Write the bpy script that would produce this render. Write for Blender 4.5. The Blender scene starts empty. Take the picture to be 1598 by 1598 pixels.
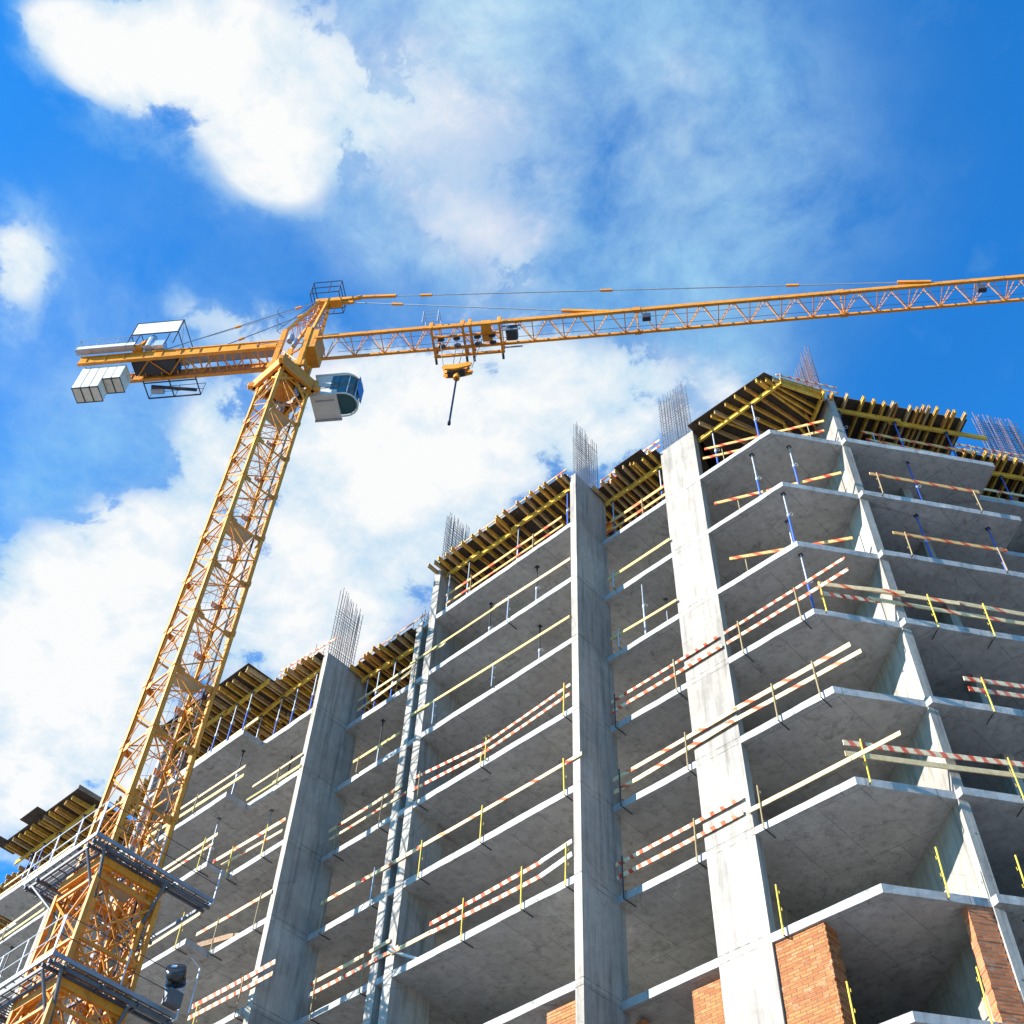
import bpy, math, random
from mathutils import Vector, Matrix
random.seed(11)
rnd = random.uniform
S = bpy.context.scene
COL = S.collection

# ------------------------------------------------------------------ camera
cam_d = bpy.data.cameras.new("camera")
cam = bpy.data.objects.new("camera", cam_d)
COL.objects.link(cam)
RT = Vector((0.73564034, 0.67662244, 0.0318648))
UP = Vector((0.52410387, -0.59835912, 0.60603754))
FW = Vector((-0.4291252, 0.4291252, 0.79479754))
cam.matrix_world = Matrix(((RT.x, UP.x, -FW.x, 0), (RT.y, UP.y, -FW.y, 0), (RT.z, UP.z, -FW.z, 0), (0, 0, 0, 1)))
cam_d.sensor_fit = 'HORIZONTAL'
cam_d.sensor_width = 36.0
cam_d.lens = 42.83
cam_d.clip_start = 0.1
cam_d.clip_end = 6000
S.camera = cam
SKY_TINT = (0.20, 1.32, 2.35)
SKY_STR = 1.0
CLOUD_STR = 5.6

# ------------------------------------------------------------------ light
SUN_EL = math.radians(21.5)
SUN_AZ = math.radians(-120.3)            # direction towards the sun, measured from +X
sd = Vector((math.cos(SUN_AZ)*math.cos(SUN_EL), math.sin(SUN_AZ)*math.cos(SUN_EL), math.sin(SUN_EL)))
sun_d = bpy.data.lights.new("sun", 'SUN')
sun_d.energy = 5.0
sun_d.angle = math.radians(0.5)
sun_d.color = (1.0, 0.985, 0.955)
sun = bpy.data.objects.new("sun", sun_d)
COL.objects.link(sun)
sun.location = sd*200
sun.rotation_euler = sd.to_track_quat('Z', 'Y').to_euler()

S.view_settings.view_transform = 'Standard'
S.view_settings.look = 'None'
S.view_settings.exposure = 1.5
S.view_settings.gamma = 1.0
S.view_settings.use_curve_mapping = False

# ------------------------------------------------------------------ node helper
class NT:
    def __init__(s, tree):
        s.t = tree; s.n = tree.nodes; s.l = tree.links
    def add(s, typ, **kw):
        n = s.n.new(typ)
        for k, v in kw.items():
            if k == 'ins':
                for a, b in v.items():
                    if hasattr(b, 'node') or isinstance(b, bpy.types.NodeSocket): s.l.new(b, n.inputs[a])
                    else: n.inputs[a].default_value = b
            else: setattr(n, k, v)
        return n
    def math(s, op, a, b=None, c=None, clamp=False):
        ins = {0: a}
        if b is not None: ins[1] = b
        if c is not None: ins[2] = c
        return s.add('ShaderNodeMath', operation=op, use_clamp=clamp, ins=ins).outputs[0]
    def vmath(s, op, a, b=None, out=0):
        ins = {0: a}
        if b is not None: ins[1] = b
        return s.add('ShaderNodeVectorMath', operation=op, ins=ins).outputs[out]
    def mix(s, fac, a, b, blend='MIX'):
        n = s.add('ShaderNodeMix', data_type='RGBA', blend_type=blend, clamp_factor=True)
        for sock, v in ((n.inputs[0], fac), (n.inputs[6], a), (n.inputs[7], b)):
            if isinstance(v, bpy.types.NodeSocket): s.l.new(v, sock)
            else: sock.default_value = v if not isinstance(v, tuple) or len(v) == 4 else (*v, 1)
        return n.outputs[2]
    def noise(s, vec, scale, detail=4, rough=.55, dist=0.0):
        return s.add('ShaderNodeTexNoise', ins={'Vector': vec, 'Scale': scale, 'Detail': detail, 'Roughness': rough, 'Distortion': dist}).outputs[0]
    def ramp(s, f, a, b, lo=0.0, hi=1.0, smooth=False):
        n = s.add('ShaderNodeMapRange', interpolation_type='SMOOTHSTEP' if smooth else 'LINEAR',
                  ins={'Value': f, 'From Min': a, 'From Max': b, 'To Min': lo, 'To Max': hi})
        return n.outputs[0]
    def gray(s, v):
        return s.add('ShaderNodeCombineColor', ins={0: v, 1: v, 2: v}).outputs[0]

# ------------------------------------------------------------------ world
W = bpy.data.worlds.new("World"); S.world = W; W.use_nodes = True
wt = NT(W.node_tree); wt.n.clear()
sky = wt.add('ShaderNodeTexSky', sky_type='NISHITA', sun_disc=False)
sky.sun_elevation = SUN_EL
sky.sun_rotation = math.radians(90) - SUN_AZ
sky.altitude = 100; sky.air_density = 1.0; sky.dust_density = 0.3; sky.ozone_density = 1.6
tc = wt.add('ShaderNodeTexCoord').outputs['Generated']
dirn = wt.vmath('NORMALIZE', tc)
sxyz = wt.add('ShaderNodeSeparateXYZ', ins={0: dirn})
zc = wt.math('MAXIMUM', sxyz.outputs[2], 0.12)
plane = wt.add('ShaderNodeCombineXYZ', ins={0: wt.math('DIVIDE', sxyz.outputs[0], zc), 1: wt.math('DIVIDE', sxyz.outputs[1], zc)}).outputs[0]
# cloud banks: direction (x, y, z), sharpness, weight
VEIL = [
    (-0.2727, 0.1792, 0.9453, 161, 0.55),
    (-0.1879, 0.2331, 0.9541, 161, 0.55),
    (-0.1335, 0.2979, 0.9452, 251, 0.50),
    (-0.2057, 0.3306, 0.9211, 214, 0.40),
    (-0.1025, 0.3747, 0.9214, 299, 0.18),
    (-0.2816, 0.2635, 0.9226, 251, 0.45),
    (-0.3082, 0.1451, 0.9402, 251, 0.50),
    (-0.0997, 0.4325, 0.8961, 446, 0.12),
    (-0.3213, 0.1948, 0.9267, 299, 0.45),
    (-0.1709, 0.4057, 0.8979, 446, 0.30),
    (-0.5460, 0.1818, 0.8178, 161, 0.20),
    (-0.5731, 0.0801, 0.8156, 251, 0.15),
    (-0.2990, 0.4399, 0.8468, 251, 0.45),
    (-0.2280, 0.4901, 0.8413, 1004, 0.40),
    (-0.6146, 0.1882, 0.7661, 361, 0.25),
    (-0.6616, 0.1492, 0.7349, 446, 0.25),
]
BANKS = [
    (-0.4345, -0.0430, 0.8997, 1446, 0.50),
    (-0.4388, -0.0662, 0.8962, 4015, 0.40),
    (-0.4329, -0.0164, 0.9013, 2259, 0.45),
    (-0.4118, -0.0181, 0.9111, 1004, 0.50),
    (-0.4099, 0.0214, 0.9119, 1446, 0.60),
    (-0.3757, 0.0143, 0.9266, 565, 0.50),
    (-0.3663, 0.0551, 0.9289, 446, 0.45),
    (-0.4072, 0.0946, 0.9084, 1785, 0.55),
    (-0.3876, 0.1153, 0.9146, 1004, 0.44),
    (-0.4029, 0.1443, 0.9038, 2950, 0.36),
    (-0.3550, 0.1234, 0.9267, 738, 0.36),
    (-0.4164, 0.1170, 0.9016, 4015, 0.35),
    (-0.3212, 0.0764, 0.9439, 299, 0.30),
    (-0.2989, 0.1355, 0.9446, 299, 0.19),
    (-0.2455, 0.1502, 0.9577, 361, 0.22),
    (-0.3290, 0.1810, 0.9268, 446, 0.22),
    (-0.2716, 0.1926, 0.9429, 299, 0.18),
    (-0.2891, 0.2566, 0.9223, 446, 0.18),
    (-0.1865, 0.2165, 0.9583, 299, 0.15),
    (-0.2441, 0.2670, 0.9323, 361, 0.15),
    (-0.1369, 0.2486, 0.9589, 361, 0.12),
    (-0.1187, 0.2874, 0.9504, 446, 0.14),
    (-0.1987, 0.3069, 0.9308, 446, 0.12),
    (-0.0823, 0.2953, 0.9519, 565, 0.10),
    (-0.1362, 0.3476, 0.9277, 361, 0.10),
    (-0.0832, 0.3731, 0.9240, 361, 0.07),
    (-0.3857, 0.2266, 0.8944, 4015, 0.22),
    (-0.3584, 0.2345, 0.9036, 1785, 0.19),
    (-0.3340, 0.2455, 0.9100, 1446, 0.22),
    (-0.3209, 0.2767, 0.9058, 1785, 0.22),
    (-0.3005, 0.3078, 0.9027, 1785, 0.22),
    (-0.3240, 0.3110, 0.8935, 4015, 0.18),
    (-0.2677, 0.3249, 0.9070, 1004, 0.15),
    (-0.2010, 0.3640, 0.9094, 565, 0.12),
    (-0.1432, 0.4104, 0.9006, 565, 0.09),
    (-0.2856, 0.3455, 0.8939, 2259, 0.12),
    (-0.0916, 0.4221, 0.9019, 565, 0.06),
    (-0.4882, 0.1695, 0.8561, 1785, 0.38),
    (-0.5100, 0.1645, 0.8443, 1785, 0.30),
    (-0.5192, 0.1402, 0.8431, 4015, 0.32),
    (-0.4810, 0.2040, 0.8527, 2259, 0.32),
    (-0.5485, 0.2053, 0.8106, 1446, 0.34),
    (-0.5719, 0.2098, 0.7931, 2259, 0.34),
    (-0.5588, 0.2452, 0.7922, 738, 0.42),
    (-0.5199, 0.2387, 0.8202, 1004, 0.34),
    (-0.5342, 0.2991, 0.7907, 361, 0.47),
    (-0.4606, 0.2777, 0.8430, 738, 0.38),
    (-0.4756, 0.3249, 0.8175, 299, 0.51),
    (-0.4157, 0.3356, 0.8453, 446, 0.47),
    (-0.3659, 0.3582, 0.8589, 738, 0.38),
    (-0.4029, 0.3841, 0.8307, 299, 0.47),
    (-0.3407, 0.3928, 0.8542, 738, 0.38),
    (-0.3355, 0.4265, 0.8399, 565, 0.38),
    (-0.2817, 0.4198, 0.8628, 1446, 0.30),
    (-0.2830, 0.4529, 0.8454, 738, 0.30),
    (-0.2424, 0.4682, 0.8497, 1446, 0.32),
    (-0.2405, 0.4970, 0.8338, 1004, 0.32),
    (-0.3355, 0.4662, 0.8186, 738, 0.34),
    (-0.4671, 0.3937, 0.7917, 299, 0.38),
    (-0.5198, 0.3753, 0.7674, 361, 0.38),
    (-0.5716, 0.3421, 0.7458, 361, 0.42),
    (-0.6157, 0.3487, 0.7066, 361, 0.47),
    (-0.5772, 0.3877, 0.7187, 565, 0.38),
    (-0.6334, 0.1959, 0.7486, 2259, 0.32),
    (-0.6302, 0.2264, 0.7427, 1446, 0.34),
    (-0.6051, 0.2398, 0.7592, 1446, 0.30),
    (-0.6569, 0.2026, 0.7263, 2259, 0.27),
    (-0.6395, 0.2585, 0.7240, 738, 0.38),
    (-0.6868, 0.1784, 0.7046, 1446, 0.38),
    (-0.6816, 0.2186, 0.6983, 738, 0.47),
    (-0.7080, 0.1978, 0.6779, 738, 0.51),
    (-0.7322, 0.2221, 0.6438, 361, 0.55),
    (-0.7084, 0.2593, 0.6564, 446, 0.51),
    (-0.7514, 0.2621, 0.6056, 299, 0.55),
    (-0.6744, 0.2725, 0.6862, 738, 0.38),
    (-0.6343, 0.2960, 0.7141, 1004, 0.34),
    (-0.7265, 0.3123, 0.6121, 446, 0.42),
    (-0.7772, 0.2794, 0.5638, 565, 0.30),
    (-0.5546, 0.0152, 0.8320, 2259, 0.50),
    (-0.5591, 0.0367, 0.8283, 2950, 0.45),
    (-0.5782, 0.0321, 0.8153, 2259, 0.40),
    (-0.5851, 0.0504, 0.8094, 2259, 0.21),
    (-0.6109, 0.0704, 0.7885, 2259, 0.16),
    (-0.5423, 0.0988, 0.8344, 5782, 0.16),
    (-0.5731, 0.0801, 0.8156, 5782, 0.19),
    (-0.4925, 0.0780, 0.8668, 11154, 0.19),
    (-0.4620, 0.0276, 0.8864, 5782, 0.12),
    (-0.6311, 0.0974, 0.7695, 2259, 0.16),
    (-0.6353, 0.1327, 0.7607, 2259, 0.16),
    (-0.6688, 0.1385, 0.7304, 1446, 0.19),
    (-0.6172, 0.1578, 0.7708, 2259, 0.13),
    (0.0701, 0.4154, 0.9069, 4015, 0.12),
    (0.0475, 0.3830, 0.9225, 1004, 0.04),
]
acc = None
for (bx, by, bz, k, w) in BANKS:
    d = wt.vmath('DOT_PRODUCT', dirn, (bx, by, bz), out=1)
    g = wt.math('EXPONENT', wt.math('MULTIPLY_ADD', d, k, -k))
    acc = wt.math('MULTIPLY', g, w) if acc is None else wt.math('MULTIPLY_ADD', g, w, acc)
warp = wt.add('ShaderNodeTexNoise', ins={'Vector': plane, 'Scale': 5.0, 'Detail': 4.0, 'Roughness': .55})
wv = wt.vmath('MULTIPLY_ADD', warp.outputs[1], (0.09, 0.09, 0.09)); wt.n[-1].inputs[2].default_value = (-.045, -.045, -.045)
pw = wt.vmath('ADD', plane, wv)
puff = wt.noise(pw, 7.5, 9, .60)
wisp = wt.noise(wt.vmath('MULTIPLY', pw, (1.0, 2.2, 1.0)), 5.0, 7, .62, .4)
vor = wt.add('ShaderNodeTexVoronoi', feature='SMOOTH_F1', ins={'Vector': wt.vmath('ADD', pw, wt.vmath('SCALE', warp.outputs[1])), 'Scale': 15.0, 'Smoothness': .35})
for _n in wt.n:
    if _n.bl_idname == 'ShaderNodeVectorMath' and _n.operation == 'SCALE': _n.inputs[3].default_value = .05
fine = wt.noise(pw, 24, 8, .66)
tex = wt.math('MULTIPLY', wt.math('SUBTRACT', puff, .5), 2.9)
tex = wt.math('ADD', tex, wt.math('MULTIPLY', wt.math('SUBTRACT', wisp, .5), .9))
tex = wt.math('ADD', tex, wt.math('MULTIPLY', wt.math('SUBTRACT', .42, vor.outputs[0]), .8))
tex = wt.math('ADD', tex, wt.math('MULTIPLY', wt.math('SUBTRACT', fine, .5), 1.3))
gate = wt.ramp(acc, 0, .8, .30, 1.0)
dens = wt.math('MULTIPLY_ADD', tex, gate, acc)
alpha = wt.math('MAXIMUM', wt.math('MULTIPLY', wt.ramp(dens, .30, .66, 0, 1, True), wt.ramp(acc, .30, .85, .15, .96)), wt.math('MULTIPLY', wt.ramp(dens, .0, .95, 0, 1, True), .62))
veil = None
for (bx, by, bz, k, w) in VEIL:
    d = wt.vmath('DOT_PRODUCT', dirn, (bx, by, bz), out=1)
    g = wt.math('EXPONENT', wt.math('MULTIPLY_ADD', d, k, -k))
    veil = wt.math('MULTIPLY', g, w) if veil is None else wt.math('MULTIPLY_ADD', g, w, veil)
veil = wt.math('MULTIPLY', wt.math('MINIMUM', veil, .62), wt.ramp(wt.noise(pw, 4.6, 9, .66), .34, .64, .12, 1.25))
alpha = wt.math('MAXIMUM', alpha, wt.math('MULTIPLY_ADD', wt.ramp(dens, .1, 1.2), .25, veil))
thick = wt.ramp(wt.math('MULTIPLY_ADD', acc, .75, wt.math('MULTIPLY', dens, .45)), .42, .95, 0, 1, True)
shade = wt.noise(pw, 3.2, 5, .5)
cl_thin = wt.mix(wt.ramp(shade, .35, .65), (.40, .76, 1.0), (.66, .90, 1.0))
lum = wt.ramp(wt.math('MULTIPLY_ADD', dens, .35, wt.math('MULTIPLY', wt.noise(pw, 5.5, 9, .64), 1.0)), .62, .98)
cl_full = wt.mix(lum, (.60, .81, .97), (1.06, 1.06, 1.04))
cl_col = wt.mix(thick, cl_thin, cl_full)
skyc = wt.mix(1.0, sky.outputs[0], SKY_TINT, 'MULTIPLY')
skyb = wt.vmath('SCALE', skyc); wt.n[-1].inputs[3].default_value = SKY_STR
cloud = wt.vmath('SCALE', cl_col); wt.n[-1].inputs[3].default_value = CLOUD_STR
fin = wt.mix(alpha, skyb, cloud)
bg = wt.add('ShaderNodeBackground', ins={'Color': fin, 'Strength': 0.06})
wo = wt.add('ShaderNodeOutputWorld', ins={0: bg.outputs[0]})

# ------------------------------------------------------------------ materials
def new_mat(name):
    m = bpy.data.materials.new(name); m.use_nodes = True
    t = NT(m.node_tree); t.n.clear()
    out = t.add('ShaderNodeOutputMaterial')
    b = t.add('ShaderNodeBsdfPrincipled')
    t.l.new(b.outputs[0], out.inputs[0])
    return m, t, b
def setb(t, b, col, rough=.8, metal=0.0, spec=.3, bump=None, bdist=.01, bstr=.5):
    for k, v in (('Base Color', col), ('Roughness', rough), ('Metallic', metal), ('Specular IOR Level', spec)):
        if isinstance(v, bpy.types.NodeSocket): t.l.new(v, b.inputs[k])
        else: b.inputs[k].default_value = (*v, 1) if isinstance(v, tuple) else v
    if bump is not None:
        bp = t.add('ShaderNodeBump', ins={'Height': bump, 'Distance': bdist, 'Strength': bstr})
        t.l.new(bp.outputs[0], b.inputs['Normal'])
def pos(t): return t.add('ShaderNodeNewGeometry').outputs['Position']
Z1 = 34.308; FH = 3.0; TH = 0.22
def zb(k): return Z1 - FH*(k-1)      # underside of slab k
def zt(k): return zb(k) + TH         # top of slab k

def concrete(name, base, kind):
    m, t, b = new_mat(name)
    p = pos(t)
    big = t.ramp(t.noise(p, .45, 5, .6), .3, .7, .78, 1.12)
    mid = t.ramp(t.noise(p, 2.6, 7, .65, .3), .3, .7, .86, 1.10)
    fine = t.ramp(t.noise(p, 22, 5, .7), .3, .7, .93, 1.06)
    v = t.math('MULTIPLY', t.math('MULTIPLY', big, mid), fine)
    x = t.add('ShaderNodeSeparateXYZ', ins={0: p})
    if kind == 'wall':
        lev = t.math('FLOOR', t.math('DIVIDE', t.math('SUBTRACT', x.outputs[2], Z1+TH*.5), FH))
        wn = t.add('ShaderNodeTexWhiteNoise', ins={'Vector': t.add('ShaderNodeCombineXYZ', ins={0: lev, 1: t.math('FLOOR', t.math('DIVIDE', x.outputs[0], 2.1))}).outputs[0]}).outputs[0]
        v = t.math('MULTIPLY', v, t.ramp(wn, 0, 1, .86, 1.08))
        st = t.vmath('MULTIPLY', p, (5.5, 5.5, .35))
        stn = t.noise(st, 1.0, 6, .62)
        drip = t.ramp(stn, .47, .72, 1.0, .58)
        v = t.math('MULTIPLY', v, drip)
        fr = t.math('FRACT', t.math('DIVIDE', t.math('SUBTRACT', x.outputs[2], Z1), FH))
        # storey joints: the wall is cast floor by floor
        wob = t.math('MULTIPLY', t.math('SUBTRACT', t.noise(p, 3.0, 4), .5), .012)
        fr = t.math('ADD', fr, wob)
        j1 = t.math('COMPARE', fr, .004, .0042)
        j2 = t.math('COMPARE', fr, TH/FH, .0042)
        j = t.math('MULTIPLY', t.math('ADD', j1, j2, None, True), t.ramp(t.noise(p, 4, 3), .40, .62, .12, .72))
        v = t.math('MULTIPLY', v, t.math('SUBTRACT', 1.0, j))
        hx = t.add('ShaderNodeTexVoronoi', feature='DISTANCE_TO_EDGE', ins={'Vector': t.vmath('MULTIPLY', p, (1.0, 1.0, .33)), 'Scale': .9}).outputs[0]
        v = t.math('MULTIPLY', v, t.ramp(hx, 0, .012, .82, 1.0))
        hole = t.add('ShaderNodeTexVoronoi', ins={'Vector': p, 'Scale': 1.1, 'Randomness': .45}).outputs[0]
        v = t.math('MULTIPLY', v, t.ramp(hole, .022, .04, .35, 1.0))
    else:
        run = t.noise(t.vmath('MULTIPLY', p, (4.5, 4.5, .7)), 1.0, 6, .65)
        v = t.math('MULTIPLY', v, t.ramp(run, .50, .72, 1.0, .70))
        br = t.add('ShaderNodeTexBrick', offset=.37, ins={'Vector': p, 'Color1': (1, 1, 1, 1), 'Color2': (.86, .86, .86, 1), 'Mortar': (.52, .52, .52, 1),
                   'Scale': 1.0, 'Mortar Size': .013, 'Mortar Smooth': .5, 'Brick Width': 1.22, 'Row Height': 2.44})
        seam = t.mix(t.ramp(t.noise(p, .9, 3), .33, .55), (.96, .96, .96), br.outputs[0])
        v = t.math('MULTIPLY', v, t.add('ShaderNodeSeparateColor', ins={0: seam}).outputs[0])
        blot = t.noise(p, 1.3, 8, .72, 1.2)
        v = t.math('MULTIPLY', v, t.ramp(blot, .57, .70, 1.0, .55))
        pale = t.noise(t.vmath('ADD', p, (7.3, 2.1, 4.0)), .8, 7, .7, 2.0)
        v = t.math('MULTIPLY', v, t.ramp(pale, .58, .72, 1.0, 1.28))
        crack = t.add('ShaderNodeTexVoronoi', feature='DISTANCE_TO_EDGE', ins={'Vector': t.vmath('ADD', p, t.vmath('SCALE', t.add('ShaderNodeTexNoise', ins={'Vector': p, 'Scale': 3.0}).outputs[1])), 'Scale': 1.6}).outputs[0]
        cm = t.math('MULTIPLY', t.ramp(crack, 0, .02, 1, 0), t.ramp(t.noise(p, .22, 2), .56, .62))
        v = t.math('MULTIPLY', v, t.math('SUBTRACT', 1.0, t.math('MULTIPLY', cm, .38)))
    tint = t.mix(t.ramp(t.noise(p, .8, 4), .4, .7), (1.0, .965, .90), (1.0, .95, .865)) if kind != 'wall' else t.mix(t.ramp(t.noise(p, .8, 4), .4, .7), (1.0, .89, .745), (1.0, .875, .71))
    col = t.mix(1.0, t.gray(t.math('MULTIPLY', v, base)), tint, 'MULTIPLY')
    setb(t, b, col, .92, 0, .15, t.math('ADD', t.noise(p, 60, 4, .7), t.math('MULTIPLY', t.noise(p, 7, 5, .6), 1.5)), .012, .45)
    return m
def paint(name, c, dark, rough=.5, amt=.6, metal=0.0):
    m, t, b = new_mat(name)
    p = pos(t)
    n = t.noise(p, 3.0, 8, .7)
    n2 = t.noise(t.vmath('MULTIPLY', p, (12, 12, 2.0)), 1.0, 6, .65)
    f = t.math('MULTIPLY', t.ramp(t.math('ADD', n, t.math('MULTIPLY', t.math('SUBTRACT', n2, .5), .7)), .50, .74), amt)
    col = t.mix(f, c, dark)
    col = t.mix(1.0, col, t.gray(t.ramp(t.noise(p, .7, 3), .3, .7, .85, 1.1)), 'MULTIPLY')
    setb(t, b, col, rough, metal, .4, t.noise(p, 45, 4, .6), .004, .3)
    return m
def wood(name, c, dark, rough=.75):
    m, t, b = new_mat(name)
    p = pos(t)
    g = t.noise(p, 5.0, 8, .7, .6)
    g2 = t.noise(p, 1.1, 4, .6)
    col = t.mix(t.ramp(g, .42, .72), c, dark)
    col = t.mix(1.0, col, t.gray(t.ramp(g2, .3, .7, .70, 1.12)), 'MULTIPLY')
    setb(t, b, col, rough, 0, .25, g, .006, .4)
    return m
def board(name, c, dark, pitch, duty, slant=1.0):
    """timber plank sprayed with red bands along its length (UV u = metres along the plank)"""
    m, t, b = new_mat(name)
    p = pos(t)
    g = t.noise(p, 6.0, 8, .7, .6)
    col = t.mix(t.ramp(g, .40, .75), c, dark)
    if pitch:
        uv = t.add('ShaderNodeSeparateXYZ', ins={0: t.add('ShaderNodeUVMap', uv_map='UVMap').outputs[0]})
        u = t.math('MULTIPLY_ADD', uv.outputs[1], slant, uv.outputs[0])
        u = t.math('ADD', u, t.math('MULTIPLY', t.math('SUBTRACT', t.noise(p, 2.0, 3), .5), .22))
        fr = t.math('FRACT', t.math('DIVIDE', u, pitch))
        st = t.math('MULTIPLY', t.ramp(fr, duty, duty+.05, 1, 0), t.ramp(fr, 0, .05, 0, 1))
        st = t.math('MULTIPLY', st, t.ramp(t.noise(p, 9, 5), .22, .45, .45, 1.0))
        col = t.mix(t.math('MULTIPLY', st, t.ramp(t.noise(p, .8, 3), .35, .6, .78, 1.0)), col, t.mix(t.ramp(t.noise(p, .6, 2), .4, .6), (.52, .030, .012), (.60, .075, .022)))
    setb(t, b, col, .75, 0, .25, g, .005, .4)
    return m
def brick(name, c1, c2, mortar):
    m, t, b = new_mat(name)
    p = pos(t)
    x = t.add('ShaderNodeSeparateXYZ', ins={0: p})
    h = t.math('ADD', t.math('MULTIPLY', x.outputs[0], .86), t.math('MULTIPLY', x.outputs[1], .74))
    v = t.add('ShaderNodeCombineXYZ', ins={0: h, 1: x.outputs[2]}).outputs[0]
    v = t.vmath('ADD', v, t.vmath('SCALE', t.vmath('SUBTRACT', t.add('ShaderNodeTexNoise', ins={'Vector': p, 'Scale': 9.0, 'Detail': 3.0}).outputs[1], (.5, .5, .5)))); 
    for nd in t.n:
        if nd.bl_idname == 'ShaderNodeVectorMath' and nd.operation == 'SCALE': nd.inputs[3].default_value = .035
    br = t.add('ShaderNodeTexBrick', offset=.5, ins={'Vector': v, 'Color1': (*c1, 1), 'Color2': (*c2, 1), 'Mortar': (*mortar, 1), 'Scale': 1.0,
               'Mortar Size': .012, 'Mortar Smooth': .3, 'Bias': -.1, 'Brick Width': .26, 'Row Height': .085})
    col = t.mix(t.ramp(t.noise(p, 2.2, 7, .7), .45, .7, 0, .55), br.outputs[0], tuple(.62*a for a in c1))
    col = t.mix(t.ramp(t.noise(p, 11, 5, .7), .56, .72, 0, .6), col, tuple(.28*a for a in c1))
    col = t.mix(t.ramp(t.noise(p, 3.4, 8, .75), .56, .70, 0, .6), col, (.40, .31, .22))
    setb(t, b, col, .9, 0, .15, br.outputs[1], -.012, .8)
    return m
def flat(name, c, rough=.6, metal=0.0, var=.15):
    m, t, b = new_mat(name)
    p = pos(t)
    col = t.mix(1.0, c, t.gray(t.ramp(t.noise(p, 2.5, 6, .6), .3, .7, 1-var, 1+var)), 'MULTIPLY')
    setb(t, b, col, rough, metal, .4)
    return m
M = {}
M['slab'] = concrete('slab_concrete', .39, 'slab')
M['wall'] = concrete('wall_concrete', .34, 'wall')
M['yellow'] = paint('crane_yellow', (.63, .235, .012), (.25, .065, .009), .45, .65)
M['orange'] = paint('crane_orange', (.56, .20, .014), (.22, .065, .010), .5, .6)
M['girder'] = paint('girder_paint', (.57, .215, .013), (.20, .055, .010), .5, .7)
M['steel'] = flat('grey_steel', (.33, .34, .36), .45, .5)
M['darksteel'] = flat('painted_dark_steel', (.10, .10, .105), .5, .4)
M['galv'] = flat('galvanised_steel', (.55, .57, .59), .4, .6)
M['dark'] = flat('dark_steel', (.035, .035, .038), .5, .2)
M['cable'] = flat('cable_steel', (.10, .09, .08), .5, .5)
M['rebar'] = paint('rebar_steel', (.16, .14, .135), (.17, .09, .06), .7, .5, .3)
M['rust'] = paint('rusty_rebar', (.17, .11, .10), (.26, .10, .07), .8, .7, .1)
M['blue'] = paint('blue_prop', (.045, .10, .36), (.10, .10, .13), .45, .45)
M['ply'] = wood('plywood', (.060, .042, .028), (.022, .017, .013))
M['plyedge'] = wood('plywood_edge', (.32, .20, .11), (.16, .09, .05))
M['beam'] = wood('formwork_beam', (.60, .345, .055), (.32, .16, .03))
M['beam2'] = wood('brown_formwork_beam', (.50, .26, .06), (.25, .125, .035))
M['beam3'] = wood('worn_formwork_beam', (.46, .31, .14), (.27, .17, .07))
M['pbeam'] = wood('primary_beam_wood', (.66, .40, .05), (.38, .20, .035))
M['plank'] = board('plain_plank', (.62, .45, .23), (.40, .25, .10), 0, 0)
M['ylplank'] = board('yellow_plank', (.56, .43, .15), (.36, .24, .08), 0, 0)
M['orplank'] = board('orange_plank', (.62, .33, .11), (.40, .19, .06), 1.4, .22)
M['ordense'] = board('orange_striped_plank', (.66, .37, .13), (.46, .24, .08), .62, .30, 1.2)
M['grplank'] = board('weathered_plank', (.58, .56, .52), (.36, .33, .29), 0, 0)
M['dense'] = board('striped_plank', (.68, .53, .33), (.46, .31, .16), .34, .42, .5)
M['sparse'] = board('sparsely_striped_plank', (.66, .49, .26), (.45, .29, .13), 1.25, .16, 1.6)
M['post'] = paint('yellow_post', (.62, .45, .05), (.26, .16, .05), .5, .6)
M['brownpost'] = paint('rusty_post', (.30, .22, .10), (.16, .09, .05), .6, .6)
M['brick'] = brick('tan_brick', (.47, .175, .058), (.28, .085, .03), (.14, .085, .05))
M['redbrick'] = brick('red_brick', (.62, .185, .065), (.34, .10, .04), (.24, .17, .11))
M['landing'] = flat('landing_sheet', (.31, .29, .20), .8)
M['white'] = paint('white_paint', (.58, .58, .55), (.36, .34, .30), .5, .35)
M['cwt'] = paint('counterweight_concrete', (.56, .52, .43), (.33, .29, .21), .8, .75)
M['cabin'] = paint('cabin_paint', (.52, .50, .44), (.36, .33, .27), .45, .4)
M['toe_shade'] = flat('shaded_kick_plate', (.20, .215, .24), .5, .2)
m, t, b = new_mat('cab_glass'); setb(t, b, (.03, .09, .10), .06, 0, .8); M['glass'] = m
m, t, b = new_mat('blue_visor'); setb(t, b, (.02, .06, .22), .15, 0, .6); M['visor'] = m
m, t, b = new_mat('black_plastic'); setb(t, b, (.012, .012, .013), .22, 0, .6); M['black'] = m
m, t, b = new_mat('label_white'); setb(t, b, (.8, .8, .78), .5); M['label'] = m
m, t, b = new_mat('lamp_glass'); setb(t, b, (.05, .05, .055), .15, 0, .6); M['lamp'] = m
m, t, b = new_mat('site_ground'); p = pos(t)
gc = t.mix(t.ramp(t.noise(p, .08, 6, .6), .35, .65), (.34, .335, .32), (.26, .255, .245))
gc = t.mix(1.0, gc, t.gray(t.ramp(t.noise(p, 1.7, 8, .7), .3, .7, .75, 1.15)), 'MULTIPLY')
setb(t, b, gc, .95, 0, .1, t.noise(p, 2.5, 8, .7), .08, .6); M['ground'] = m

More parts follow.
